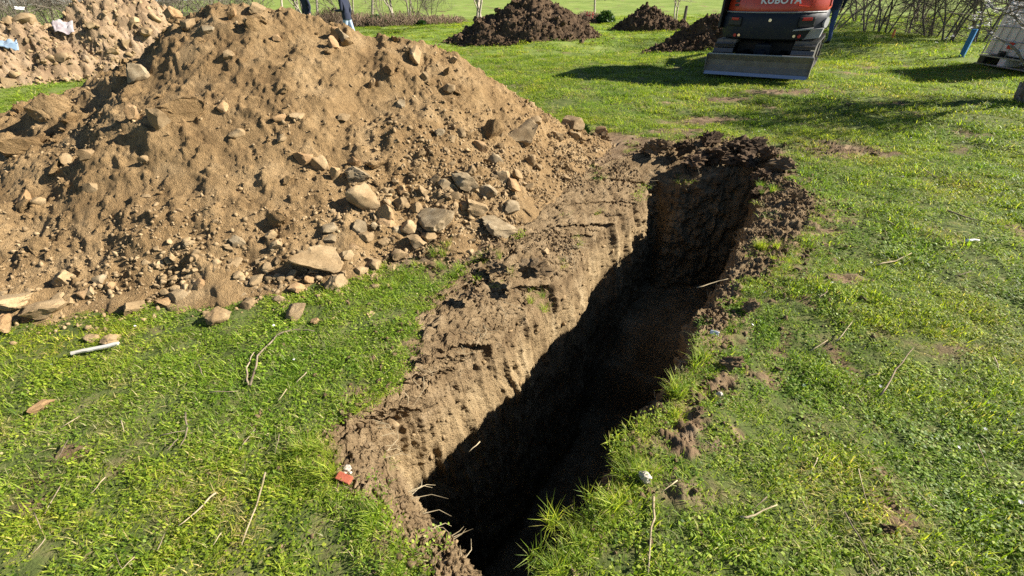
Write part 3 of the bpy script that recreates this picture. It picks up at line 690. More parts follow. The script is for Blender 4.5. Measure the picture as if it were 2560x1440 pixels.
for k, (x, y, w, h, lab) in enumerate([(1245, 668, 66, 44, 'grassy sod lump on the left trench bank nearest the grey boulder'), (1338, 672, 84, 52, 'slumped sod lump hanging on the left trench bank'), (1185, 735, 66, 44, 'brown clod on the left bank below the grass tuft'), (1225, 640, 50, 34, 'small clod beside the grassy sod lump'), (1060, 900, 40, 26, 'crumbly clod at the torn grass edge left of the trench'), (1968, 415, 92, 40, 'flap of torn turf lying at the right of the far end'), (1990, 492, 40, 46, 'root ball standing beside the dark hole right of the trench'), (1880, 765, 56, 40, 'crumbly clod on the right rim half way along'),
                                       (1830, 905, 70, 40, 'brown clod lying in the grass right of the trench'), (1745, 1030, 46, 30, 'small clod near the right rim'), (2225, 1326, 44, 34, 'pale clod in the grass at the lower right'), (2192, 386, 34, 18, 'dark clod by the track marks in the upper right grass'), (2125, 262, 40, 14, 'flat dark clod in the tree shadow'), (1385, 90, 24, 16, 'lone dark clod between the two distant dark heaps')]):
    rim_clod(x, y, w, h, M['brown_soil'], lab, 330 + k)

# ------------------------------------------------------------------ grass
def blade_set(r_, n, rad, lmin, lmax, wd, lean, tone, kinds='blade'):
    v, f3, f4, tn = [], [], [], []
    for _ in range(n):
        a = r_.uniform(0, 6.28); rr = rad * math.sqrt(r_.random()); b = np.array([rr * math.cos(a), rr * math.sin(a), -0.004])
        t = float(np.clip(r_.normal(*tone), 0, 1)); L_ = r_.uniform(lmin, lmax); az = r_.uniform(0, 6.28); dr = np.array([math.cos(az), math.sin(az), 0]); sd = np.array([-dr[1], dr[0], 0])
        le = r_.uniform(*lean); w = wd * r_.uniform(0.7, 1.3); k = len(v)
        if kinds == 'blade':
            m_ = b + dr * L_ * 0.45 * math.sin(le) + np.array([0, 0, L_ * 0.5 * math.cos(le)])
            e_ = m_ + dr * L_ * 0.6 * math.sin(min(le * 1.7, 1.9)) + np.array([0, 0, L_ * 0.5 * math.cos(min(le * 1.7, 1.9))])
            v += [b - sd * w, b + sd * w, m_ + sd * w * 0.8, m_ - sd * w * 0.8, e_]; f4.append([k, k + 1, k + 2, k + 3]); f3.append([k + 3, k + 2, k + 4]); tn += [t] * 5
        else:
            z_ = r_.uniform(0.3, 1.0) * L_; c_ = b + np.array([0, 0, z_]) + dr * z_ * 0.4; ti = r_.uniform(-0.6, 0.6); q = dr * math.cos(ti) + np.array([0, 0, math.sin(ti)])
            v += [c_ - q * w, c_ + sd * w * 0.75, c_ + q * w, c_ - sd * w * 0.75]; f4.append([k, k + 1, k + 2, k + 3]); tn += [t] * 4
    return v, f3 + f4, tn
def clump(seed, sets):
    r_ = np.random.default_rng(seed); V_, F_, T_ = [], [], []
    for st in sets:
        v, f, t = blade_set(r_, *st); n = len(V_); V_ += v; F_ += [[n + i for i in q] for q in f]; T_ += t
    o = mk('grass_clump', np.array(V_), F_, M['grass'], None, False, None, False); fattr(o, 'tone', T_); return o
CL = []
for k in range(4): CL.append(clump(400 + k, [(44, 0.065, 0.010, 0.030, 0.0055, (0, 1), (0.48, 0.20), 'leaf'), (26, 0.065, 0.016, 0.040, 0.0016, (0.3, 1.2), (0.55, 0.22), 'blade')]))
for k in range(2): CL.append(clump(410 + k, [(60, 0.06, 0.022, 0.055, 0.0016, (0.3, 1.2), (0.58, 0.20), 'blade')]))
for k in range(2): CL.append(clump(420 + k, [(22, 0.06, 0.03, 0.07, 0.0013, (0.8, 1.5), (0.92, 0.05), 'blade'), (26, 0.06, 0.02, 0.05, 0.0016, (0.4, 1.2), (0.6, 0.2), 'blade')]))
CL.append(clump(430, [(46, 0.035, 0.08, 0.17, 0.0020, (0.15, 0.8), (0.5, 0.25), 'blade')]))
def turf(seed, r0, r1, dens, sxy, sz, keep_bare=0.04):
    r_ = np.random.default_rng(seed); x0, x1 = -1.45 * r1 - 2, 1.45 * r1 + 2; x1 = min(x1, r1); x0 = max(x0, -r1)
    n = int((x1 - x0) * (r1 + 0.3) * dens); x = r_.uniform(x0, x1, n); y = r_.uniform(-0.3, r1, n)
    R = np.hypot(x, y); ok = (R >= r0) & (R < r1) & (np.abs(x) < 1.35 * y + 1.6); x, y = x[ok], y[ok]
    d = poly_sd(np.stack([x, y], 1), POLYB) if r0 < 7 else np.ones(len(x))
    b = bare(x, y); pat = fbm(v3(x, y), 2.2, 4, 131, 0.6)
    hz = heap_z(x, y); fo = np.interp(x, FX, FY)
    ok = (d > 0.0) & ~((hz > 0.0) & (y > fo) & (x > -7.3) & (x < 1.25)) & (r_.random(len(x)) < np.clip(1 - b * 1.25, keep_bare, 1) * np.clip(1.0 + pat * 0.9, 0.35, 1.0))
    x, y, pat, d = x[ok], y[ok], pat[ok], d[ok]; n = len(x)
    u = r_.random(n); dry = fbm(v3(x, y), 1.3, 3, 137)
    idx = np.where(u < 0.58, r_.integers(0, 4, n), np.where(u < 0.9, r_.integers(4, 6, n), 6 + r_.integers(0, 2, n)))
    idx = np.where((dry > 0.2) & (r_.random(n) < 0.4), 6 + r_.integers(0, 2, n), idx)
    s_ = r_.uniform(0.7, 1.3, n); sc = np.stack([s_ * sxy, s_ * sxy, s_ * sz * np.clip(1 + pat, 0.6, 1.6)], 1)
    return v3(x, y, surf(x, y) if r0 < 7 else gz(x, y)), np.stack([r_.normal(0, 0.08, n), r_.normal(0, 0.08, n), r_.uniform(0, 6.28, n)], 1), sc, idx
parts_ = [turf(501, 0.0, 3.4, 400, 1.0, 0.95), turf(502, 3.4, 7.0, 170, 1.5, 1.15), turf(503, 7.0, 14.0, 60, 2.3, 1.5), turf(504, 14.0, 34.0, 10, 4.5, 2.0)]
# long tufts hanging over the right rim of the trench, and a few on the left bank
r_ = np.random.default_rng(77); tx, ty = [], []
for (x, y, n_, s_) in [(1390, 1400, 7, 30), (1440, 1320, 8, 30), (1500, 1270, 7, 30), (1600, 1180, 6, 25), (1690, 980, 4, 20), (1750, 890, 3, 20), (1900, 620, 6, 30), (1105, 650, 6, 22), (1345, 655, 5, 16), (1250, 655, 4, 14), (1000, 690, 6, 30), (830, 1190, 6, 35), (770, 1130, 6, 40), (940, 1340, 5, 40), (1920, 460, 4, 12)]:
    for _ in range(n_):
        q = gp(x + r_.normal(0, s_), y + r_.normal(0, s_ * 0.8)); tx.append(q[0]); ty.append(q[1])
tx, ty = np.array(tx), np.array(ty); n = len(tx)
parts_.append((v3(tx, ty, surf(tx, ty)), np.stack([r_.normal(0, 0.15, n), r_.normal(0, 0.15, n), r_.uniform(0, 6, n)], 1), np.repeat(r_.uniform(0.4, 0.75, n)[:, None], 3, 1), np.full(n, 8)))
# torn sod edge: short blades leaning out over the bare soil
ei = r_.integers(0, NL, 900); ep = LA[ei] + (LA[ei] - ctr) / rl[ei] * r_.uniform(-0.01, 0.07, 900)[:, None]; hzz = heap_z(ep[:, 0], ep[:, 1]); dd_ = poly_sd(ep, BAREP)
ok = ((hzz <= 0) | (ep[:, 1] < np.interp(ep[:, 0], FX, FY))) & (dd_ > 0.05) & (ep[:, 1] < 4.0); ep = ep[ok]; n = len(ep)
parts_.append((v3(ep[:, 0], ep[:, 1], surf(ep[:, 0], ep[:, 1])), np.stack([r_.normal(0, 0.25, n), r_.normal(0, 0.25, n), r_.uniform(0, 6, n)], 1), np.repeat(r_.uniform(0.5, 1.0, n)[:, None], 3, 1), r_.integers(0, 8, n)))
gr = scatter('grass', np.concatenate([p[0] for p in parts_]), np.concatenate([p[1] for p in parts_]), np.concatenate([p[2] for p in parts_]), np.concatenate([p[3] for p in parts_]), CL)
tag(gr, 'short green turf of grass and clover with dry straw', 'grass', kind='stuff')
# hanging roots along the cut
rb = MB(); rr_ = random.Random(3)
for k in range(170):
    i = rr_.randrange(NL); a_ = Vector((LB[i, 0], LB[i, 1], -0.06 - rr_.random() * 0.12)); n2_ = Vector((nin[i, 0], nin[i, 1], 0)); l_ = rr_.uniform(0.03, 0.11); tg = Vector((-nin[i, 1], nin[i, 0], 0)) * rr_.gauss(0, 0.5)
    rb.tube([a_ - n2_ * 0.02, a_ + (n2_ + tg) * l_ * 0.5 + Vector((0, 0, -0.2 * l_)), a_ + (n2_ * 0.8 + tg * 1.6) * l_ + Vector((0, 0, -0.7 * l_ * rr_.random()))], [0.0022, 0.0016, 0.0008], 4, False)
tag(rb.build('roots', M['straw'], None, True), 'fine pale roots hanging from the cut edges of the trench', 'roots', kind='stuff')
# stones set in the trench walls
wi = np.random.default_rng(9); sel = wi.integers(0, NL, 420) * nr + wi.integers(62, 113, 420)
o = scatter('wall_stones', T[sel], wi.uniform(-3, 3, (420, 3)), 0.010 + 0.05 * wi.random(420) ** 3, wi.integers(0, 8, 420), [q.copy() for q in lib_t]); tag(o, 'small stones set in the trench walls', 'stones', kind='stuff')
# daisies
db = MB()
for k in range(8):
    a = k * math.pi / 4; db.add([(0, 0, 0.03), (0.008 * math.cos(a - .3), 0.008 * math.sin(a - .3), 0.031), (0.012 * math.cos(a), 0.012 * math.sin(a), 0.033), (0.008 * math.cos(a + .3), 0.008 * math.sin(a + .3), 0.031)], [[0, 1, 2, 3]])
dl = db.build('daisy', M['petal'], None, False, None, False)
r_ = np.random.default_rng(88); x = r_.uniform(-3, 9, 2600); y = r_.uniform(0.5, 10, 2600)
ok = (poly_sd(np.stack([x, y], 1), POLYA) > 0.1) & (heap_z(x, y) <= 0) & (r_.random(2600) < np.where(x > 1.5, 0.10 + 0.9 * (fbm(v3(x, y), 0.8, 2, 141) > 0.12), 0.04)); x, y = x[ok], y[ok]; n = len(x)
o = scatter('daisies', v3(x, y, gz(x, y) + 0.01), r_.normal(0, 0.3, (n, 3)), r_.uniform(0.4, 0.75, n), np.zeros(n, int), [dl]); tag(o, 'tiny white daisies dotted over the turf', 'flowers', kind='stuff')

# ------------------------------------------------------------------ twigs and litter in the grass
def twig(pts, wpx, mat, label, group, name='twig', lift=0.02):
    P = [gp(x, y) for x, y in pts]; P = [np.array([p[0], p[1], float(surf(p[0], p[1])[0]) + lift + random.uniform(0, 0.008)]) for p in P]
    c = P[0]; w = wpx * depth(c) / FPX * 0.5; Q = []
    for k in range(len(P) - 1):
        for t in (0, 0.33, 0.66): Q.append(P[k] * (1 - t) + P[k + 1] * t + np.array([random.gauss(0, w * 0.6), random.gauss(0, w * 0.6), random.gauss(0, w * 0.3)]) * (0 if (k == 0 and t == 0) else 1))
    Q.append(P[-1]); Q = [q - c for q in Q]; n = len(Q)
    o = MB().tube(Q, [w * (1 - 0.55 * k / (n - 1)) for k in range(n)], 6).build(name, mat, None, True, c)
    tag(o, label, 'twig', group); return o
tw_unique = [
 ([(628, 968), (650, 900), (700, 850), (745, 832), (790, 838)], 8, 'twig', 'long curved pale branch lying on the grass left of the trench'),
 ([(625, 968), (622, 930), (640, 890)], 7, 'twig', 'short side branch crossing the foot of the long curved branch'),
 ([(1632, 1250), (1625, 1330), (1618, 1440)], 9, 'straw', 'straight dry stalk standing out near the bottom right of the trench'),
 ([(470, 1040), (474, 1100), (462, 1130)], 6, 'twig', 'dark upright twig in the left grass'),
 ([(668, 1190), (648, 1270), (610, 1370)], 7, 'straw', 'long pale stalk left of the broken brick'),
 ([(546, 1238), (490, 1290), (452, 1322)], 7, 'straw', 'straight straw stalk in the lower left grass'),
 ([(1845, 1303), (1885, 1300), (1935, 1275)], 8, 'straw', 'forked bone-coloured stick in the right grass'),
 ([(2105, 1290), (2140, 1350), (2190, 1440)], 6, 'twig', 'thin grey stem rising at the bottom right'),
 ([(2200, 990), (2240, 930), (2280, 875)], 6, 'twig', 'forked grey twig standing in the right grass'),
 ([(2362, 535), (2440, 560)], 6, 'straw', 'tan stalk in the bright grass at the right'),
 ([(2405, 615), (2440, 613)], 10, 'petal', 'short white stick in the bright grass at the right'),
 ([(2190, 668), (2240, 655), (2275, 640)], 5, 'straw', 'curved dry stem in the upper right grass'),
 ([(1745, 710), (1790, 697), (1822, 692)], 4, 'straw', 'pale root hanging across the trench near its right wall'),
]
for pts, w, m, lab in tw_unique: twig(pts, w * 0.75, M[m], lab, None, lift=0.02)
tl = [((205, 1045), (160, 1075)), ((530, 990), (600, 985)), ((640, 1075), (600, 1130)), ((310, 1060), (315, 1085)), ((95, 1290), (112, 1330)), ((130, 1360), (95, 1395)), ((1190, 1010), (1160, 1035)), ((410, 1100), (470, 1088)),
      ((180, 1110), (150, 1160)), ((275, 1205), (240, 1245)), ((160, 1225), (120, 1290)), ((700, 1090), (690, 1140)), ((720, 980), (700, 1010)), ((770, 940), (745, 965)), ((500, 920), (515, 950)), ((345, 1400), (305, 1440)),
      ((300, 1395), (315, 1430)), ((400, 1380), (420, 1340)), ((560, 1340), (540, 1370)), ((455, 1110), (430, 1140))]
tr = [((1910, 1255), (1870, 1290)), ((2030, 870), (2070, 850)), ((2090, 855), (2125, 815)), ((2060, 745), (2040, 760)), ((2210, 560), (2240, 575)), ((2300, 430), (2340, 450)), ((2440, 1115), (2465, 1190)), ((2000, 1265), (2020, 1300)),
      ((1690, 1210), (1650, 1240)), ((2165, 940), (2200, 935)), ((2290, 1240), (2340, 1290)), ((2140, 1180), (2165, 1290)), ((2480, 900), (2500, 950)), ((2040, 1150), (2020, 1190)), ((1760, 1110), (1790, 1130)), ((2380, 700), (2420, 690))]
for k, ab in enumerate(tl): twig(ab, 3.0, M['twig' if k % 3 else 'straw'], 'small dry stalk among many in the grass left of the trench', 'dry stalks in the left grass')
for k, ab in enumerate(tr): twig(ab, 3.0, M['straw' if k % 3 else 'twig'], 'small dry stalk among many in the grass right of the trench', 'dry stalks in the right grass')
# white lath
a, b = gp(182, 893), gp(305, 871); c = (a + b) / 2; dv = b - a; L_ = np.linalg.norm(dv)
mb = MB(); n_ = 9; prof = []
for k in range(n_): prof.append((-L_ / 2 + L_ * k / (n_ - 1), 0.007 + 0.005 * random.random() + 0.004 * k / n_))
for k in range(n_ - 1, -1, -1): prof.append((-L_ / 2 + L_ * k / (n_ - 1) + 0.01 * (k == 0), -0.008 - 0.005 * random.random()))
lath = mb.prism(prof, 'z', 0, 0.008).build('wooden_lath', plain('white_paint', (0.62, 0.60, 0.55), 0.7, dirt=0.5, dcol=(0.4, 0.33, 0.24)), None, False, (c[0], c[1], gz(c[0], c[1]) + 0.03)); lath.rotation_euler = (0.05, -0.04, math.atan2(dv[1], dv[0]))
tag(lath, 'splintered white painted lath lying on the grass at the left', 'wood strip')
# broken brick, pebbles and paper
p = gp(865, 1203); brick = MB().box((0, 0, 0.012), (0.060, 0.030, 0.020), None, 0.003).build('brick_fragment', earth_mat('brick_red', (0.36, 0.09, 0.05), (0.46, 0.13, 0.075), (0.55, 0.24, 0.16), 6, 0.4, 0.003), None, False, (p[0], p[1], float(surf(p[0], p[1])[0]) + 0.015)); brick.rotation_euler = (0.2, 0.12, -0.35)
tag(brick, 'broken red brick on the near left rim of the trench', 'brick')
M['white_stone'] = earth_mat('white_stone', (0.42, 0.37, 0.31), (0.58, 0.52, 0.45), (0.68, 0.63, 0.56), 6, 0.4, 0.004)
for (x, y, w, h, lab) in [(858, 1186, 18, 10, 'small whitish pebble just above the broken brick'), (875, 1182, 12, 8, 'tiny white pebble right above the broken brick'), (868, 1172, 28, 14, 'pinkish pebble furthest above the broken brick'), (1612, 1190, 34, 46, 'pale stone lodged in the right rim near the camera'), (1798, 985, 18, 20, 'round white pebble among clods right of the trench'), (1340, 1165, 1, 1, None)]:
    if lab: tag(rim_clod(x, y, w, h, M['white_stone'], lab, x, 0.0, 0.1), lab, 'pebble'); 
def sheet(name, px, py, wpx, hpx, mat, label, seed, amp=0.2, zup=None, on=None, cat='litter'):
    d_ = on if on is not None else depth(gp(px, py)); p = CC + ray(px, py) * d_
    w, h = wpx * d_ / FPX, hpx * d_ / FPX; n_ = 14; u = np.linspace(-0.5, 0.5, n_); U = np.repeat(u, n_); Vv = np.tile(u, n_)
    r_ = np.random.default_rng(seed); edge_ = 1 + 0.25 * fbm(np.stack([U * 2, Vv * 2, U * 0 + seed], 1), 1.5, 2, seed)
    z_ = fbm(np.stack([U, Vv, U * 0], 1), 3.0, 3, seed, 0.6) * amp * w
    v = np.stack([U * w * edge_, Vv * h * 0.5 * edge_ + z_ * 0.2, Vv * h * 0.85 * edge_ + z_], 1)
    o = mk(name, v, grid_faces(n_, n_), mat, None, True, p); o.rotation_euler = (0, 0.15, -math.atan2(p[0], p[1]) * 0.6)
    m_ = o.modifiers.new('thickness', 'SOLIDIFY'); m_.thickness = 0.004; tag(o, label, cat); return o
M['paper'] = plain('paper', (0.72, 0.74, 0.80), 0.6); M['blue_plastic'] = plain('blue_plastic', (0.22, 0.33, 0.46), 0.45, dirt=0.4, dcol=(0.3, 0.26, 0.2)); M['white_cloth'] = plain('white_cloth', (0.42, 0.38, 0.38), 0.8, dirt=0.5, dcol=(0.32, 0.2, 0.24))
sheet('paper_scrap', 1787, 832, 20, 12, M['paper'], 'small white paper scrap on the shaded right rim', 4, 0.1)
dl_ = float(depth(gp(60, 190)))
def on_heap(px, py):    # distance at which the ray meets the left rubble heap
    q = ray(px, py); dg = bpy.context.evaluated_depsgraph_get(); mo = [c_ for c_ in lh.children if c_.name.startswith('soil_mound')][0]
    bpy.context.view_layer.update(); im = mo.matrix_world.inverted(); hit, loc, nn_, fi = mo.ray_cast(im @ Vector(CC), (im.to_3x3() @ Vector(q)).normalized())
    return float(depth(mo.matrix_world @ loc)) - 0.12 if hit else dl_
sheet('cloth_scrap', 157, 66, 38, 26, M['white_cloth'], 'crumpled white cloth lying on the distant rubble heap', 8, 0.35, on=on_heap(157, 75))
sheet('plastic_sheet', 16, 110, 40, 20, M['blue_plastic'], 'pale blue plastic sheet on the distant rubble heap at the left border', 9, 0.3, on=on_heap(22, 115))
sheet('plastic_scrap', 48, 20, 18, 6, M['petal'], 'white plastic scrap on the top of the distant rubble heap', 10, 0.2, on=on_heap(48, 30))

#@@PART3
# ------------------------------------------------------------------ mini excavator (rear and blade towards the camera)
M['orange'] = plain('orange_paint', (0.60, 0.05, 0.015), 0.35, dirt=0.25, dcol=(0.35, 0.07, 0.03), coat=0.3)
M['navy'] = plain('navy_casting', (0.014, 0.019, 0.03), 0.5, spec=0.3, dirt=0.35, dcol=(0.05, 0.045, 0.038))
M['black'] = plain('black_plastic', (0.012, 0.012, 0.013), 0.5)
M['track'] = plain('track_steel', (0.16, 0.155, 0.15), 0.42, 0.6, dirt=0.6, dcol=(0.13, 0.10, 0.07))
M['blade_steel'] = plain('blade_steel', (0.22, 0.20, 0.17), 0.55, 0.4, dirt=0.8, dcol=(0.14, 0.115, 0.085))
M['edge_steel'] = plain('edge_steel', (0.62, 0.64, 0.68), 0.28, 0.9)
M['red_lens'] = plain('red_lens', (0.55, 0.02, 0.02), 0.25)
M['grey_paint'] = plain('grey_paint', (0.33, 0.34, 0.34), 0.45, dirt=0.3)
M['white_letter'] = plain('white_letter', (0.85, 0.85, 0.85), 0.5)
M['chrome'] = plain('chrome', (0.7, 0.7, 0.7), 0.2, 1.0)
M['glass'] = plain('dark_glass', (0.02, 0.025, 0.03), 0.06, 0.0, 0.8)
bl, br = gp(1757, 193), gp(2012, 211)
bdir = (br - bl)[:2]; BW = float(np.linalg.norm(bdir)); bdir /= BW; hdg = math.atan2(bdir[1], bdir[0]); fdir = np.array([-bdir[1], bdir[0]])
bc = (bl + br)[:2] / 2; eo = bc + fdir * 1.42
ex = empty('mini_excavator', (eo[0], eo[1], gz(eo[0], eo[1])), hdg)
tag(ex, 'orange and black mini excavator parked with its blade on the grass', 'excavator')
HW = BW / 2
# blade (y = -1.42 in local space)
prof = [(-1.40, 0.005), (-1.34, 0.06), (-1.30, 0.16), (-1.30, 0.25), (-1.335, 0.335), (-1.37, 0.36), (-1.385, 0.34), (-1.345, 0.25), (-1.345, 0.16), (-1.385, 0.07), (-1.42, 0.02)]
bla = MB().prism([(u + 0.0, v) for u, v in prof], 'x', -HW, HW).build('blade', M['blade_steel'], ex)
MB().prism([(-1.452, 0.0), (-1.410, 0.052), (-1.395, 0.052), (-1.43, 0.0)], 'x', -HW + 0.004, HW - 0.004).build('cutting_edge', M['edge_steel'], bla)
MB().tube([(-HW + .01, -1.378, 0.356), (HW - .01, -1.378, 0.356)], 0.013, 8).build('top_rib', M['grey_paint'], bla)
for sx_ in (-1, 1):
    MB().prism([(-1.41, 0.01), (-1.30, 0.06), (-1.27, 0.27), (-1.33, 0.35), (-1.40, 0.35), (-1.43, 0.2)], 'x', sx_ * (HW + 0.002), sx_ * (HW + 0.016)).build('end_plate', M['blade_steel'], bla)
    MB().box((sx_ * 0.33, -0.95, 0.27), (0.11, 0.75, 0.13), (0.1, 0, 0), 0.01).build('blade_arm', M['navy'], bla)
MB().tube([(0, -0.6, 0.55), (0, -1.3, 0.30)], 0.055, 12).build('blade_cylinder', M['navy'], bla)
MB().box((0, -1.02, 0.36), (0.28, 0.10, 0.34), (0.3, 0, 0), 0.03).build('cylinder_guard', M['navy'], bla)
# tracks
TL, TH_, TW = 1.19, 0.54, 0.37
def track_path(n):
    r_ = TH_ / 2 - 0.03; str_ = 2 * (TL - r_); per_ = 2 * str_ + 2 * math.pi * r_; out_ = []
    for k in range(n):
        s_ = per_ * k / n
        if s_ < str_: out_.append((-(TL - r_) + s_, 2 * r_, 0.0))
        elif s_ < str_ + math.pi * r_: a_ = (s_ - str_) / r_; out_.append(((TL - r_) + r_ * math.sin(a_), r_ + r_ * math.cos(a_), -a_))
        elif s_ < 2 * str_ + math.pi * r_: out_.append(((TL - r_) - (s_ - str_ - math.pi * r_), 0.0, math.pi))
        else: a_ = (s_ - 2 * str_ - math.pi * r_) / r_; out_.append((-(TL - r_) - r_ * math.sin(a_), r_ - r_ * math.cos(a_), math.pi - a_))
    return out_
shoe_me = MB().box((0, 0, 0), (TW, 0.105, 0.022), None, 0.004).box((0, -0.03, 0.03), (TW * 0.98, 0.018, 0.05), None, 0.003).build('track_shoe', M['track'], None, False, None, False).data
for sx_ in (-1, 1):
    x0 = sx_ * (HW - 0.03 - TW / 2)
    rp = TH_ / 2 - 0.055; pr = []
    for k in range(40):
        a_ = 2 * math.pi * k / 40; yy = (TL - TH_ / 2 + 0.03) * (1 if math.cos(a_) > 0 else -1) + rp * math.cos(a_); pr.append((yy, TH_ / 2 + rp * math.sin(a_)))
    tk = MB().prism(pr, 'x', x0 - TW * 0.32, x0 + TW * 0.32).build('track', M['track'], ex)
    for (yy, zz_, a_) in track_path(40):
        o = bpy.data.objects.new('track_shoe', shoe_me); COL.objects.link(o); o.parent = tk; o.location = (x0, yy, zz_ + 0.035); o.rotation_euler = (a_, 0, 0)
    for yy in (-TL + 0.24, TL - 0.24):
        MB().tube([(x0 + sx_ * TW * 0.30, yy, TH_ / 2), (x0 + sx_ * TW * 0.40, yy, TH_ / 2)], 0.15, 20).build('sprocket', M['track'], tk)
MB().box((0, 0, 0.40), (HW * 1.25, 1.1, 0.26), None, 0.04).box((0, -0.35, 0.30), (0.9, 0.3, 0.2), None, 0.03).build('car_body', M['black'], ex)
MB().tube([(0, 0, 0.50), (0, 0, 0.68)], 0.42, 28).build('turntable', M['black'], ex)
# upper structure: rounded counterweight, hood, side panels
def arc_profile(hw, yback, yfront, bulge, n=22, corner=0.28):
    out_ = []
    for k in range(n + 1):
        t = -1 + 2 * k / n; x_ = hw * (math.copysign(abs(t) ** 0.9, t)); y_ = yback + bulge * (abs(t) ** 2.6); out_.append((x_, y_))
    return out_ + [(hw, yfront), (-hw, yfront)]
def shell(levels, yfront, name, mat, parent, bulge=0.42):
    rings = [[(x_, y_, z_) for x_, y_ in arc_profile(hw, yb, yfront, bulge)] for z_, hw, yb in levels]; n = len(rings[0]); mb = MB()
    v = [p_ for r_ in rings for p_ in r_]; f = []
    for i in range(len(rings) - 1):
        for k in range(n): f.append([i * n + k, i * n + (k + 1) % n, (i + 1) * n + (k + 1) % n, (i + 1) * n + k])
    f += [list(range(n))[::-1], [(len(rings) - 1) * n + k for k in range(n)]]
    return mb.add(v, f).build(name, mat, parent, 'auto')
UW = HW * 0.97
cw = shell([(0.70, UW * 0.90, -1.10), (0.73, UW * 0.95, -1.17), (0.86, UW * 0.985, -1.20), (1.05, UW * 0.985, -1.20), (1.13, UW * 0.97, -1.17), (1.16, UW * 0.95, -1.13)], 0.1, 'counterweight', M['navy'], ex)
hood = shell([(1.161, UW * 0.955, -1.12), (1.20, UW * 0.965, -1.125), (1.45, UW * 0.94, -1.08), (1.62, UW * 0.90, -1.0), (1.70, UW * 0.82, -0.88)], 0.25, 'hood', M['orange'], ex)
rim_pts = [(x_ * 1.004, y_ - 0.006, 1.15) for x_, y_ in arc_profile(UW * 0.965, -1.155, 0, 0.42)[:-2]]
MB().tube(rim_pts, 0.012, 6).build('rim_strip', M['grey_paint'], cw)
def yb(x_, base): return base + 0.42 * (abs(x_) / UW) ** 2.6
for sx_ in (-1, 1):
    x_ = sx_ * 0.60
    yaw = math.atan(0.42 * 2.6 * (abs(x_) / UW) ** 1.6 / UW) * sx_
    MB().box((x_, yb(x_, -1.215), 1.00), (0.30, 0.05, 0.16), (0, 0, yaw), 0.03).build('lamp_recess', M['black'], cw)
    MB().box((x_, yb(x_, -1.245), 1.045), (0.17, 0.03, 0.045), (0, 0, yaw), 0.008).build('reflector', M['red_lens'], cw)
    MB().tube([(sx_ * 0.55, yb(0.55, -1.19), 0.775), (sx_ * 0.55, yb(0.55, -1.225), 0.775)], 0.027, 14).build('reflector', M['red_lens'], cw)
    MB().tube([(sx_ * 0.47, yb(0.47, -1.19), 0.780), (sx_ * 0.47, yb(0.47, -1.225), 0.780)], 0.023, 14).build('plug', M['chrome'], cw)
MB().tube([(0.02, yb(0, -1.18), 1.03), (0.02, yb(0, -1.215), 1.03)], 0.026, 14).build('plug', M['chrome'], cw)
MB().prism([(0.60, 0.715), (0.86, 0.75), (0.885, 0.90), (0.70, 0.885)], 'y', -0.98, -0.55).build('corner_step', M['grey_paint'], cw)
MB().prism([(0.42, 0.86), (0.72, 0.89), (0.74, 0.915), (0.44, 0.885)], 'y', -1.16, -1.02).build('step_edge', M['grey_paint'], cw)
MB().tube([(UW - 0.06, -0.72, 0.98), (UW + 0.02, -0.75, 0.98)], 0.085, 20).build('filler_cap', M['grey_paint'], cw)
# hood details: vent slots, lettering, hatch, side grille
for k in range(4): MB().box((-0.66, yb(0.66, -1.115) + 0.012 * k, 1.26 + 0.062 * k), (0.085, 0.03, 0.036), (0, 0, -0.42), 0.004).build('vent_slot', M['black'], hood)
MB().tube([(0.42, -1.085, 1.50), (0.40, -1.10, 1.25), (0.62, -1.0, 1.22), (0.66, -0.95, 1.5)], 0.010, 6).build('hatch_seam', M['orange'], hood)
MB().box((UW * 0.945, -0.42, 1.40), (0.05, 0.34, 0.34), (0, -0.08, 0), 0.02).build('side_grille', M['black'], hood)
MB().tube([(UW * 0.985, -0.66, 1.24), (UW * 0.965, -0.22, 1.24), (UW * 0.945, -0.22, 1.56), (UW * 0.955, -0.62, 1.56), (UW * 0.985, -0.66, 1.24)], 0.016, 6).build('grille_frame', M['orange'], hood)
tc = bpy.data.curves.new('lettering', 'FONT'); tc.body = 'KUBOTA'; tc.size = 0.155; tc.extrude = 0.004; tc.offset = 0.004; tc.align_x = 'CENTER'; tc.space_character = 1.08
tmp = bpy.data.objects.new('tmp_text', tc); COL.objects.link(tmp); bpy.context.view_layer.update()
tme = bpy.data.meshes.new_from_object(tmp.evaluated_get(bpy.context.evaluated_depsgraph_get())); bpy.data.objects.remove(tmp); tme.materials.clear(); tme.materials.append(M['white_letter'])
lt = bpy.data.objects.new('lettering', tme); COL.objects.link(lt); lt.parent = hood; lt.location = (0.10, -1.128, 1.285); lt.rotation_euler = (math.radians(82), 0, 0)
# cab on the left, boom ahead
for o_ in (cw, hood): o_.location.z = -0.12
cab = MB().box((-0.42, 0.10, 1.32), (0.90, 1.25, 0.22), None, 0.03).box((-0.42, 0.10, 2.0), (0.92, 1.3, 0.08), None, 0.03).build('cab', M['black'], ex)
for (x_, y_) in ((-0.85, -0.5), (0.01, -0.5), (-0.85, 0.7), (0.01, 0.7)): MB().tube([(x_, y_, 1.4), (x_, y_, 1.98)], 0.04, 8).build('pillar', M['black'], cab)
for (c_, s_) in (((-0.42, -0.5, 1.70), (0.80, 0.012, 0.54)), ((-0.85, 0.1, 1.70), (0.012, 1.12, 0.54)), ((0.01, 0.1, 1.70), (0.012, 1.12, 0.54)), ((-0.42, 0.7, 1.70), (0.80, 0.012, 0.54))): MB().box(c_, s_).build('window', M['glass'], cab)
MB().box((-UW * 0.985, -0.62, 1.25), (0.05, 0.5, 1.0), (0, 0, -0.25), 0.02).build('cab_edge', M['black'], cab)
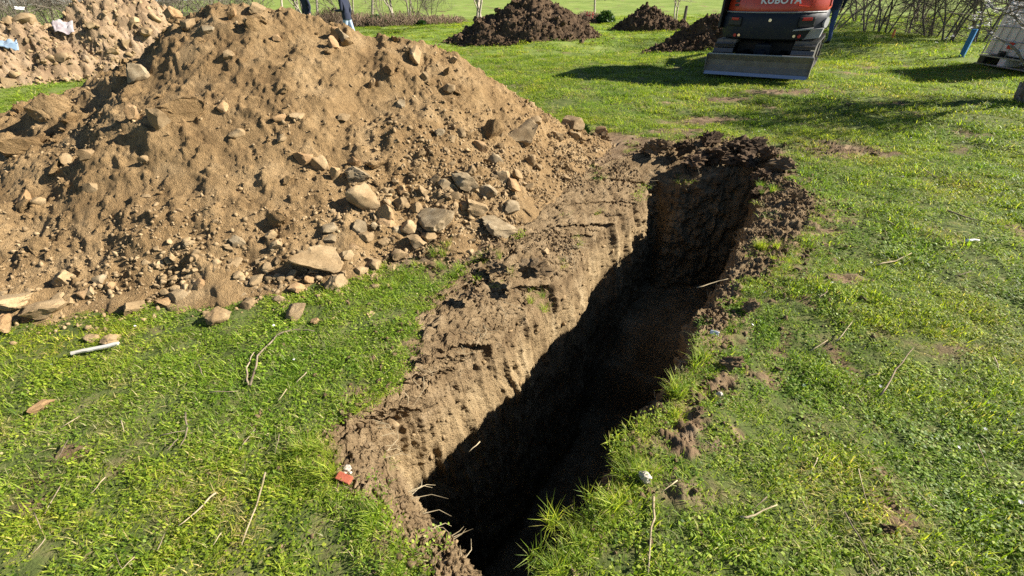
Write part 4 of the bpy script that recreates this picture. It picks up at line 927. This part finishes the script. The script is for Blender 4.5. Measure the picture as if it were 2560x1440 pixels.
boom = MB().tube([(0.28, 0.75, 0.75), (0.30, 1.4, 1.55), (0.32, 2.3, 1.75), (0.34, 2.9, 1.45)], [0.12, 0.13, 0.12, 0.09], 8).build('boom', M['orange'], ex)
MB().box((0.26, 0.55, 0.68), (0.26, 0.5, 0.26), None, 0.03).build('swing_bracket', M['orange'], boom)
MB().tube([(0.34, 2.9, 1.5), (0.36, 2.75, 0.6)], [0.10, 0.07], 8).build('dipper_arm', M['orange'], boom)
bk = [(2.60, 0.62), (2.95, 0.60), (3.0, 0.35), (2.85, 0.10), (2.55, 0.03), (2.45, 0.10), (2.70, 0.18), (2.80, 0.36), (2.62, 0.50)]
bu = MB().prism(bk, 'x', 0.05, 0.65).build('bucket', M['track'], boom)
for k in range(4): MB().box((0.12 + k * 0.15, 2.46, 0.06), (0.05, 0.12, 0.03), (0.3, 0, 0)).build('tooth', M['track'], bu)
MB().tube([(0.28, 0.85, 0.9), (0.30, 1.9, 1.6)], 0.05, 10).build('boom_cylinder', M['chrome'], boom)

# ------------------------------------------------------------------ people
M['skin'] = plain('skin', (0.52, 0.31, 0.23), 0.55); M['hair'] = plain('hair', (0.03, 0.022, 0.018), 0.7)
M['navy_cloth'] = plain('navy_cloth', (0.018, 0.024, 0.05), 0.85, dirt=0.3, dcol=(0.03, 0.035, 0.05)); M['light_jeans'] = plain('light_jeans', (0.36, 0.45, 0.60), 0.85, dirt=0.4, dcol=(0.26, 0.34, 0.5))
M['blue_jeans'] = plain('blue_jeans', (0.05, 0.09, 0.19), 0.85, dirt=0.4, dcol=(0.09, 0.14, 0.26)); M['shoe'] = plain('shoe', (0.03, 0.024, 0.02), 0.6)
def person(loc, rz, label, top, legs, lstep=0.0, rstep=0.0, larm='down', scale=1.0):
    V_, E_, R_ = [], [], []
    def add(p, r_, par=None):
        V_.append(p); R_.append(r_ if hasattr(r_, '__len__') else (r_, r_)); k = len(V_) - 1
        if par is not None: E_.append((par, k))
        return k
    pel = add((0, 0, 0.95), (0.15, 0.11)); sp = add((0, 0.01, 1.12), (0.155, 0.11), pel); ch = add((0, 0.0, 1.34), (0.175, 0.12), sp); nb_ = add((0, 0, 1.47), (0.09, 0.08), ch)
    nk = add((0, 0.01, 1.535), 0.055, nb_); hb = add((0, 0.03, 1.60), (0.068, 0.075), nk); hm = add((0, 0.035, 1.68), (0.078, 0.095), hb); add((0, 0.02, 1.75), (0.055, 0.065), hm)
    add((0, 0.125, 1.655), 0.016, hm)
    for s_, st in ((-1, lstep), (1, rstep)):
        hp = add((s_ * 0.095, 0, 0.88), 0.098, pel); kn = add((s_ * 0.105, st * 0.42 + 0.02, 0.49), 0.066, hp); an = add((s_ * 0.11, st * 0.85 - 0.02 - (0.06 if st < 0 else 0), 0.10 + (0.05 if st < 0 else 0)), 0.050, kn)
        he = add((s_ * 0.11, st * 0.85 - 0.01, 0.05), 0.045, an); add((s_ * 0.12, st * 0.85 + 0.17, 0.035), (0.042, 0.03), he)
        sh = add((s_ * 0.19, 0, 1.41), 0.075, ch)
        if larm == 'phone' and s_ < 0: el = add((s_ * 0.25, -0.01, 1.14), 0.055, sh); wr = add((s_ * 0.19, 0.24, 1.12), 0.036, el); hd = (s_ * 0.17, 0.31, 1.13); dr = np.array([0.02, 1, 0.0])
        else: el = add((s_ * 0.255, -0.03, 1.13), 0.055, sh); wr = add((s_ * 0.26, 0.06, 0.89), 0.036, el); hd = (s_ * 0.262, 0.085, 0.82); dr = np.array([0, 0.15, -1])
        pm = add(hd, (0.040, 0.026), wr); dr = dr / np.linalg.norm(dr); sd = np.cross(dr, [s_ * 1.0, 0, 0.0]) if larm != 'phone' or s_ > 0 else np.array([1.0, 0, 0])
        sd = sd / (np.linalg.norm(sd) + 1e-9)
        for k, (o_, l_) in enumerate(((-0.027, 0.075), (-0.009, 0.085), (0.009, 0.08), (0.027, 0.065))):
            a_ = add(tuple(np.array(hd) + sd * o_ + dr * 0.04), 0.0095, pm); add(tuple(np.array(hd) + sd * o_ + dr * (0.04 + l_ * 0.8) + np.array([-s_ * 0.02, 0, 0])), 0.0085, a_)
        a_ = add(tuple(np.array(hd) - sd * 0.04 + dr * 0.0), 0.011, pm); add(tuple(np.array(hd) - sd * 0.055 + dr * 0.045), 0.009, a_)
    me = bpy.data.meshes.new('person'); me.from_pydata(V_, E_, []); tmp = bpy.data.objects.new('tmp_person', me); COL.objects.link(tmp)
    md = tmp.modifiers.new('skin', 'SKIN'); 
    for k, sv in enumerate(me.skin_vertices[0].data): sv.radius = R_[k]; sv.use_root = (k == 0)
    sb = tmp.modifiers.new('sub', 'SUBSURF'); sb.levels = 2; sb.render_levels = 2
    bpy.context.view_layer.update(); dg = bpy.context.evaluated_depsgraph_get()
    pm_ = bpy.data.meshes.new_from_object(tmp.evaluated_get(dg)); bpy.data.objects.remove(tmp)
    pm_.materials.clear()
    for m_ in (M['skin'], top, legs, M['shoe'], M['hair']): pm_.materials.append(m_)
    for pol in pm_.polygons:
        c_ = pol.center; ax_ = abs(c_.x)
        hand = (c_.z < 0.885 and ax_ > 0.195 and c_.z > 0.66) or (larm == 'phone' and c_.x < 0 and c_.y > 0.25 and c_.z > 0.95)
        if hand: i = 0
        elif c_.z > 1.70 or (c_.z > 1.60 and c_.y < 0.0): i = 4
        elif c_.z > 1.52: i = 0
        elif c_.z > 0.90 : i = 1
        elif c_.z < 0.085: i = 3
        else: i = 2
        pol.material_index = i; pol.use_smooth = True
    o = bpy.data.objects.new('person', pm_); COL.objects.link(o); o.location = loc; o.rotation_euler = (0, 0, rz); o.scale = (scale,) * 3
    # jacket hem, eyes and mouth as children
    for s_ in (-1, 1): MB().tube([(s_ * 0.03, 0.118, 1.675), (s_ * 0.03, 0.126, 1.675)], 0.010, 8).build('eye', M['hair'], o)
    MB().box((0, 0.118, 1.615), (0.045, 0.01, 0.010)).build('mouth', M['red_lens'], o)
    hem = []
    for k in range(20):
        a_ = 2 * math.pi * k / 20; hem.append((0.185 * math.cos(a_), 0.135 * math.sin(a_)))
    mb = MB(); v = [(x_ * 1.0, y_, 0.86) for x_, y_ in hem] + [(x_ * 0.98, y_ * 0.98, 1.06) for x_, y_ in hem]; mb.add(v, [[k, (k + 1) % 20, 20 + (k + 1) % 20, 20 + k] for k in range(20)]); mb.build('jacket_hem', top, o, True)
    tag(o, label, 'person'); return o
pz = lambda p: (p[0], p[1], gz(p[0], p[1]))
p1 = np.array([-0.395 * 14.3, 16.8]); 
q = ray(866, 40); p1 = CC + q * (15.0); p1z = gz(p1[0], p1[1])
pp = person((p1[0], p1[1], p1z), math.radians(75), 'person in navy jacket and pale jeans walking behind the big heap with a phone', M['navy_cloth'], M['light_jeans'], 0.22, -0.25, 'phone')
ph = MB().box((-0.175, 0.37, 1.16), (0.07, 0.02, 0.14), (0.9, 0, 0), 0.006).build('phone', M['black'], None, False, pp.location); ph.rotation_euler = pp.rotation_euler
tag(ph, 'dark phone held by the walking person', 'phone')
p2 = gp(2052, 112); person(pz(p2), hdg + 0.4, 'person in blue jeans standing behind the right side of the excavator', M['navy_cloth'], M['blue_jeans'], 0.05, -0.12)
q = ray(764, 14); p3 = CC + q * 19.0; person((p3[0], p3[1], gz(p3[0], p3[1])), 2.5, 'person in dark clothes half hidden among saplings behind the heap', M['navy_cloth'], M['shoe'])

# ------------------------------------------------------------------ tank, posts, markers
M['tank'] = plain('tank_plastic', (0.80, 0.77, 0.71), 0.5, dirt=0.25, dcol=(0.6, 0.55, 0.46)); M['cage'] = plain('cage_steel', (0.34, 0.33, 0.34), 0.4, 0.6)
tl_, tr_ = gp(2434, 166), gp(2548, 186); dv = (tr_ - tl_)[:2]; TWd = 1.12; dv /= np.linalg.norm(dv); ang = math.atan2(dv[1], dv[0])
ibc = empty('water_tank', (tl_[0], tl_[1], gz(tl_[0], tl_[1])), ang); tag(ibc, 'white caged bulk liquid tank on a pallet at the right border', 'tank')
MB().box((0.56, 0.52, 0.66), (1.06, 0.98, 0.96), None, 0.05).build('tank_body', M['tank'], ibc, 'auto')
MB().tube([(0.56, 0.5, 1.13), (0.56, 0.5, 1.18)], 0.10, 20).build('lid', M['black'], ibc)
for k in range(7):
    x_ = 0.02 + 1.08 * k / 6
    MB().tube([(x_, 0.01, 0.16), (x_, 0.01, 1.15)], 0.0065, 6).build('cage_bar', M['cage'], ibc); MB().tube([(x_, 1.03, 0.16), (x_, 1.03, 1.15)], 0.0065, 6).build('cage_bar', M['cage'], ibc)
for k in range(6):
    y_ = 0.03 + 0.98 * k / 5; MB().tube([(1.11, y_, 0.16), (1.11, y_, 1.15)], 0.0065, 6).build('cage_bar', M['cage'], ibc); MB().tube([(0.01, y_, 0.16), (0.01, y_, 1.15)], 0.0065, 6).build('cage_bar', M['cage'], ibc)
for k in range(5):
    z_ = 0.20 + 0.235 * k; MB().tube([(0.0, 0.0, z_), (1.12, 0.0, z_), (1.12, 1.04, z_), (0, 1.04, z_), (0, 0, z_)], 0.0065, 6).build('cage_ring', M['cage'], ibc)
for x_ in (0.08, 0.56, 1.04): MB().box((x_, 0.52, 0.075), (0.14, 1.04, 0.15), None, 0.01).build('pallet_block', M['tank'] if x_ == 0.56 else M['black'], ibc)
MB().box((0.56, 0.52, 0.155), (1.14, 1.06, 0.02)).build('pallet_deck', M['cage'], ibc); MB().box((0.56, -0.005, 0.01), (1.14, 0.05, 0.02)).build('pallet_runner', M['cage'], ibc)
MB().box((0.56, 0.0, 0.37), (0.12, 0.006, 0.11)).build('label_plate', M['red_lens'], ibc)
MB().tube([(0.52, 0.06, 0.22), (0.52, -0.10, 0.22)], 0.035, 12).box((0.55, -0.08, 0.27), (0.14, 0.02, 0.02)).build('outlet_valve', M['black'], ibc)
# second, brighter lit bottle stands beyond the border? only its own tank is built
def post(pb, pt, wpx, mat, name, label, cat, sides=4):
    b = gp(*pb); d = depth(b); w = wpx * d / FPX; q = ray(*pt); R_ = np.hypot(b[0], b[1]); t = CC + q * (R_ / math.hypot(q[0], q[1]))
    h = t[2]; lean = (t[:2] - b[:2]); z0 = gz(b[0], b[1]); t[2] = max(t[2], 0.3)
    mb = MB()
    if sides == 4: mb.box((0, 0, h / 2 - 0.05), (w, w, h + 0.1), None, w * 0.06)
    else: mb.tube([(0, 0, -0.1), (lean[0] * 0.5, 0, h * 0.5), (lean[0], lean[1], h)], [w / 2, w / 2, w * 0.42], 8)
    o = mb.build(name, mat, None, False, (b[0], b[1], z0)); tag(o, label, cat); return o
o = post((2396, 156), (2427, 87), 10, plain('blue_paint', (0.01, 0.16, 0.42), 0.4), 'marker_post', 'square blue post standing left of the white tank', 'post'); o.rotation_euler = (0, 0, 0.6)
post((2229, 97), (2237, 76), 5, plain('orange_stake', (0.85, 0.22, 0.06), 0.6), 'marker_stake', 'short orange stake in front of the bare bushes', 'stake', 8)
post((1486, 40), (1489, -60), 5, M['pale_bark'], 'fence_pole', 'thin pale pole beyond the tall dark heap', 'pole', 8)
post((1708, 62), (1718, 10), 8, M['bark'], 'wooden_post', 'grey wooden post between the small dark heap and the excavator', 'post', 8)
b = gp(1472, 58); mr = empty('red_marker', pz(b)); tag(mr, 'red marker frame on the reddish bank between the dark heaps', 'marker')
mred = plain('red_tape', (0.7, 0.05, 0.04), 0.5)
for x_ in (-0.16, 0.0, 0.15): MB().tube([(x_, 0, 0), (x_ + 0.03, 0, 0.55)], 0.018, 6).build('leg', mred, mr)
MB().tube([(-0.2, 0, 0.38), (0.25, 0, 0.42)], 0.02, 6).build('crossbar', mred, mr)

# ------------------------------------------------------------------ bushes, saplings, trees
def branch_tree(seed, n_stems, height, spread, r0, levels=4, nb=3, wob=0.25, up=0.35, gnarl=0.0, first=0.3):
    """tubes for stems and for twigs separately"""
    r_ = random.Random(seed); stem, tw = MB(), MB(); tips = []
    def grow(p, d, L_, rad, lev):
        n = 4 if lev <= 1 else 3; pts, rads = [p], [rad]; dd = d.copy()
        for k in range(n):
            dd = (dd + Vector((r_.gauss(0, wob), r_.gauss(0, wob), r_.gauss(0, wob * 0.6) + up * 0.12))).normalized()
            pts.append(pts[-1] + dd * (L_ / n)); rads.append(rad * (1 - 0.55 * (k + 1) / n))
        (stem if lev <= 1 else tw).tube(pts, rads, 5 if lev <= 1 else 3, False)
        if lev >= levels: tips.append(pts[-1]); return
        for _ in range(nb + (1 if lev >= 1 else 0)):
            t = r_.uniform(first if lev == 0 else 0.25, 1.0) * n; i = min(int(t), n - 1); q_ = pts[i].lerp(pts[i + 1], t - i)
            nd = (dd * 0.55 + Vector((r_.gauss(0, 0.6), r_.gauss(0, 0.6), r_.gauss(0.15, 0.4)))).normalized()
            grow(q_, nd, L_ * r_.uniform(0.45, 0.7), max(rad * 0.48, 0.004), lev + 1)
    for k in range(n_stems):
        a = r_.uniform(0, 6.28); s_ = r_.uniform(0.05, spread); d = Vector((math.cos(a) * s_, math.sin(a) * s_, 1)).normalized()
        grow(Vector((math.cos(a) * 0.12 * (n_stems > 1), math.sin(a) * 0.12 * (n_stems > 1), -0.1)), d, height * r_.uniform(0.7, 1.0) * 0.6, r0 * r_.uniform(0.7, 1.0), 0)
    return stem, tw, tips
VARS = {}
for k in range(4):
    s_, t_, _ = branch_tree(600 + k, 4, 4.6, 0.8, 0.03, 4, 4, 0.20, first=0.12); VARS[('bush', k)] = (s_.build('trunk', M['bark'], None, True, None, False).data, t_.build('twigs', M['bark'], None, True, None, False).data)
for k in range(3):
    s_, t_, _ = branch_tree(620 + k, 2, 6.0, 0.28, 0.085, 3, 4, 0.08); VARS[('sapling', k)] = (s_.build('trunk', M['pale_bark'], None, True, None, False).data, t_.build('twigs', M['pale_bark'], None, True, None, False).data)
def plant(kind, k, p, rz, sc, name, label, group=None, cat='bush'):
    e = empty(name, (p[0], p[1], gz(p[0], p[1])), rz); e.scale = (sc, sc, sc); tag(e, label, cat, group)
    for nm, me in zip(('trunk', 'twigs'), VARS[(kind, k)]):
        o = bpy.data.objects.new(nm, me); COL.objects.link(o); o.parent = e
    return e
bush_right = [(2075, 80, 1.15, 'bare grey bush just right of the excavator cab'), (2175, 84, 1.2, 'leaning bare bush left of the orange stake'), (2205, 88, 1.1, 'many-stemmed bare bush directly left of the orange stake'), (2150, 60, 1.3, 'bare bush further back behind the leaning one'),
              (2275, 86, 0.9, 'thin bare bush right of the orange stake'), (2330, 94, 1.15, 'dark bare bush left of the blue post'), (2365, 100, 1.2, 'dense bare bush directly behind the blue post'), (2450, 104, 1.25, 'dense bare bush behind the left edge of the white tank'),
              (2550, 106, 1.3, 'dense bare bush behind the right edge of the white tank'), (2300, 60, 1.4, 'far bare bush in the gap right of the orange stake'), (2520, 70, 1.5, 'far bare bush above the white tank')]
for k, (x, y, sc, lab) in enumerate(bush_right): plant('bush', k % 4, gp(x, y), k * 1.7, sc, 'bare_bush', lab, 'bare bushes along the right hedge')
sap = [(792, 62, 1.0, 'pale forked sapling left of the walking person'), (770, 60, 1.0, 'pale sapling at the left of the forked one'), (745, 58, 1.1, 'pale sapling furthest left near the heap summit'), (928, 56, 1.0, 'leaning pale sapling above the green leafy bush'), (990, 52, 1.1, 'pair of straight pale saplings behind the bramble bank'),
       (1020, 50, 1.0, 'thick pale sapling right of the straight pair'), (1190, 70, 1.0, 'pale sapling left of the tall dark heap'), (1210, 68, 0.9, 'pale sapling partly hidden by the tall dark heap'), (880, 50, 1.0, 'pale sapling right behind the walking person'), (705, 50, 1.0, 'pale sapling right of the summit boulder'), (1690, 58, 0.55, 'thin sapling right of the small pointed heap')]
for k, (x, y, sc, lab) in enumerate(sap): plant('sapling', k % 3, gp(x, y), k * 2.1, sc, 'bare_sapling', lab, 'bare saplings beyond the heap', 'tree')
far_b = [(560, 30, 1.3, 'bare scrub behind the heap summit'), (460, 28, 1.3, 'bare scrub left of the heap summit'), (380, 25, 1.4, 'bare scrub above the orange upright slab'), (250, 25, 1.4, 'bare scrub behind the rubble heap'), (140, 27, 1.5, 'bare scrub over the notch of the rubble heap'), (30, 26, 1.5, 'bare scrub at the upper left corner'),
         (1080, 52, 0.9, 'spreading bare shrub between the saplings and the tall dark heap'), (860, 34, 1.2, 'bare scrub behind the walking person'), (960, 34, 1.3, 'bare scrub far behind the green leafy bush'), (1040, 32, 1.2, 'bare scrub far behind the thick sapling'), (660, 34, 1.3, 'bare scrub far right of the summit'), (1510, 12, 1.0, 'far grey thicket beyond the pale pole'), (1540, 12, 0.9, 'smaller far thicket right of the pale pole')]
def PD(px, dist):
    q = ray(px, 60); return CC + q * (dist / math.hypot(q[0], q[1]))
for k, (x, y, sc, lab) in enumerate(far_b): plant('bush', (k + 1) % 4, PD(x, 36 + 3 * (k % 3)) if y not in (52, 12) else (gp(x, y) if y == 52 else PD(x, 75)), k * 1.3, sc, 'bare_bush', lab, 'bare scrub in the background')
for k in range(17): plant('bush', k % 4, PD(-150 + 46 * k, 34 + 4 * ((k * 7) % 5)), k * 0.9, 1.0 + 0.3 * ((k * 3) % 4) / 3, 'scrub_bush', 'bare twiggy scrub bush in the dense hedge row behind the heaps', 'hedge row behind the heaps')
# dead bramble banks
def bramble(px, py, wpx, hpx, seed, label):
    b = gp(px, py); d = depth(b); w, h = wpx * d / FPX, hpx * d / FPX; r_ = random.Random(seed); mb = MB()
    for _ in range(260):
        x_ = r_.uniform(-0.5, 0.5) * w; y_ = r_.uniform(-0.35, 0.35) * w; hh = h * (1 - 1.6 * (x_ / w) ** 2) * r_.uniform(0.5, 1.1); a = r_.uniform(0, 6.28); l_ = r_.uniform(0.3, 0.9) * h * 1.3
        mb.tube([(x_, y_, -0.03), (x_ + 0.4 * l_ * math.cos(a), y_ + 0.4 * l_ * math.sin(a), hh), (x_ + l_ * math.cos(a), y_ + l_ * math.sin(a), hh * 0.55), (x_ + 1.3 * l_ * math.cos(a + .4), y_ + 1.3 * l_ * math.sin(a + .4), 0.05)], [0.016, 0.013, 0.01, 0.006], 3, False)
    e = mb.build('bramble_thicket', M['bramble'], None, True, (b[0], b[1], gz(b[0], b[1]))); tag(e, label, 'bramble', 'dead brambles beyond the heap')
bramble(840, 62, 110, 34, 1, 'dead brown bramble heap left of the walking person'); bramble(910, 64, 90, 28, 2, 'dead bramble left of the green leafy bush'); bramble(1000, 62, 130, 30, 3, 'dead bramble right of the green leafy bush'); bramble(1100, 60, 110, 18, 4, 'low dead bramble before the tall dark heap'); bramble(1468, 54, 70, 22, 5, 'brown bramble behind the red marker')
def leafy(px, py, wpx, hpx, seed, label):
    b = gp(px, py); d = depth(b); w, h = wpx * d / FPX, hpx * d / FPX; r_ = np.random.default_rng(seed); V_, F_, T_ = [], [], []
    for k in range(900):
        u = r_.normal(size=3); u /= np.linalg.norm(u); u[2] = abs(u[2]); rr = r_.uniform(0.55, 1.0); c_ = u * rr * np.array([w / 2, w * 0.4, h]); a = r_.normal(size=3); a /= np.linalg.norm(a); bb = np.cross(a, r_.normal(size=3)); bb /= np.linalg.norm(bb); s_ = r_.uniform(0.05, 0.11); n = len(V_)
        V_ += [c_ - a * s_, c_ + bb * s_ * 0.45, c_ + a * s_, c_ - bb * s_ * 0.45]; F_.append([n, n + 1, n + 2, n + 3]); T_ += [r_.random()] * 4
    e = empty('leafy_bush', (b[0], b[1], gz(b[0], b[1]))); tag(e, label, 'bush'); o = mk('foliage', np.array(V_), F_, M['leaf'], e, False); fattr(o, 'tone', T_)
    mb = MB(); [mb.tube([(0, 0, -0.05), (0.3 * w * math.cos(k), 0.3 * w * math.sin(k), h * 0.7)], [0.02, 0.008], 4) for k in range(6)]; mb.build('stem', M['bark'], e)
leafy(945, 64, 56, 26, 21, 'green leafy bush in front of the pale saplings'); leafy(1512, 58, 52, 28, 22, 'dark green leafy bush left of the small pointed heap'); leafy(1055, 64, 28, 12, 23, 'small bright green bush at the foot of the spreading shrub'); leafy(1448, 338, 26, 12, 24, 'small dark green weed on the right end of the tan heap')

# blossoming tree at the right border
bt_b = gp(2556, 258); bt = empty('blossom_tree', (bt_b[0], bt_b[1], gz(bt_b[0], bt_b[1]))); tag(bt, 'white blossoming tree whose branches reach in at the right border', 'tree')
R0 = np.array(bt.location)
def PB(px, py, k=0.0):
    q = ray(px, py); dist = math.hypot(bt_b[0], bt_b[1]) + k; return CC + q * (dist / math.hypot(q[0], q[1])) - R0
st, tw, tips = branch_tree(700, 2, 3.4, 0.5, 0.10, 4, 4, 0.22); blos = []
limbs = [[PB(2556, 262), PB(2610, 180), PB(2660, 60), PB(2700, -80)], [PB(2640, 110), PB(2575, 190, -0.1), PB(2545, 130, -0.2), PB(2525, 112, -0.2), PB(2480, 88, -0.2), PB(2466, 76, -0.2)], [PB(2660, 60), PB(2600, 90, .2), PB(2556, 62, .2), PB(2535, 40, .2), PB(2510, 28, .2), PB(2480, 20, .2), PB(2468, 4, .2)],
         [PB(2535, 40, .2), PB(2550, 20, .2), PB(2545, -20, .2)], [PB(2556, 262), PB(2540, 240, -.1), PB(2553, 205, -.1)]]
for k, l_ in enumerate(limbs): st.tube(l_, [([0.09, 0.02, 0.022, 0.010, 0.035][k]) * (1 - 0.6 * i / (len(l_) - 1)) for i in range(len(l_))], 6)
st.build('trunk', M['bark'], bt, True); tw.build('twigs', M['bark'], bt, True)
r_ = random.Random(5); bm_ = MB()
def blossom(p, s_):
    for k in range(5):
        a = k * 1.257 + r_.random(); t_ = r_.uniform(-0.5, 0.5); bm_.add([p, p + Vector((math.cos(a - .5), math.sin(a - .5), t_)) * s_ * 0.8, p + Vector((math.cos(a), math.sin(a), t_ + .2)) * s_, p + Vector((math.cos(a + .5), math.sin(a + .5), t_)) * s_ * 0.8], [[0, 1, 2, 3]])
for l_ in (limbs[1], limbs[2], limbs[3]):
    for i in range(1, len(l_) - 1):
        for _ in range(16 if l_ is not limbs[1] else 9):
            t = r_.random(); p = Vector(l_[i] * (1 - t) + l_[i + 1] * t); blossom(p + Vector((r_.gauss(0, 0.02), r_.gauss(0, 0.02), r_.gauss(0, 0.02))), r_.uniform(0.022, 0.036))
for p in tips:
    for _ in range(3): blossom(p + Vector((r_.gauss(0, 0.06), r_.gauss(0, 0.06), r_.gauss(0, 0.06))), r_.uniform(0.022, 0.036))
bm_.build('blossoms', M['petal'], bt)
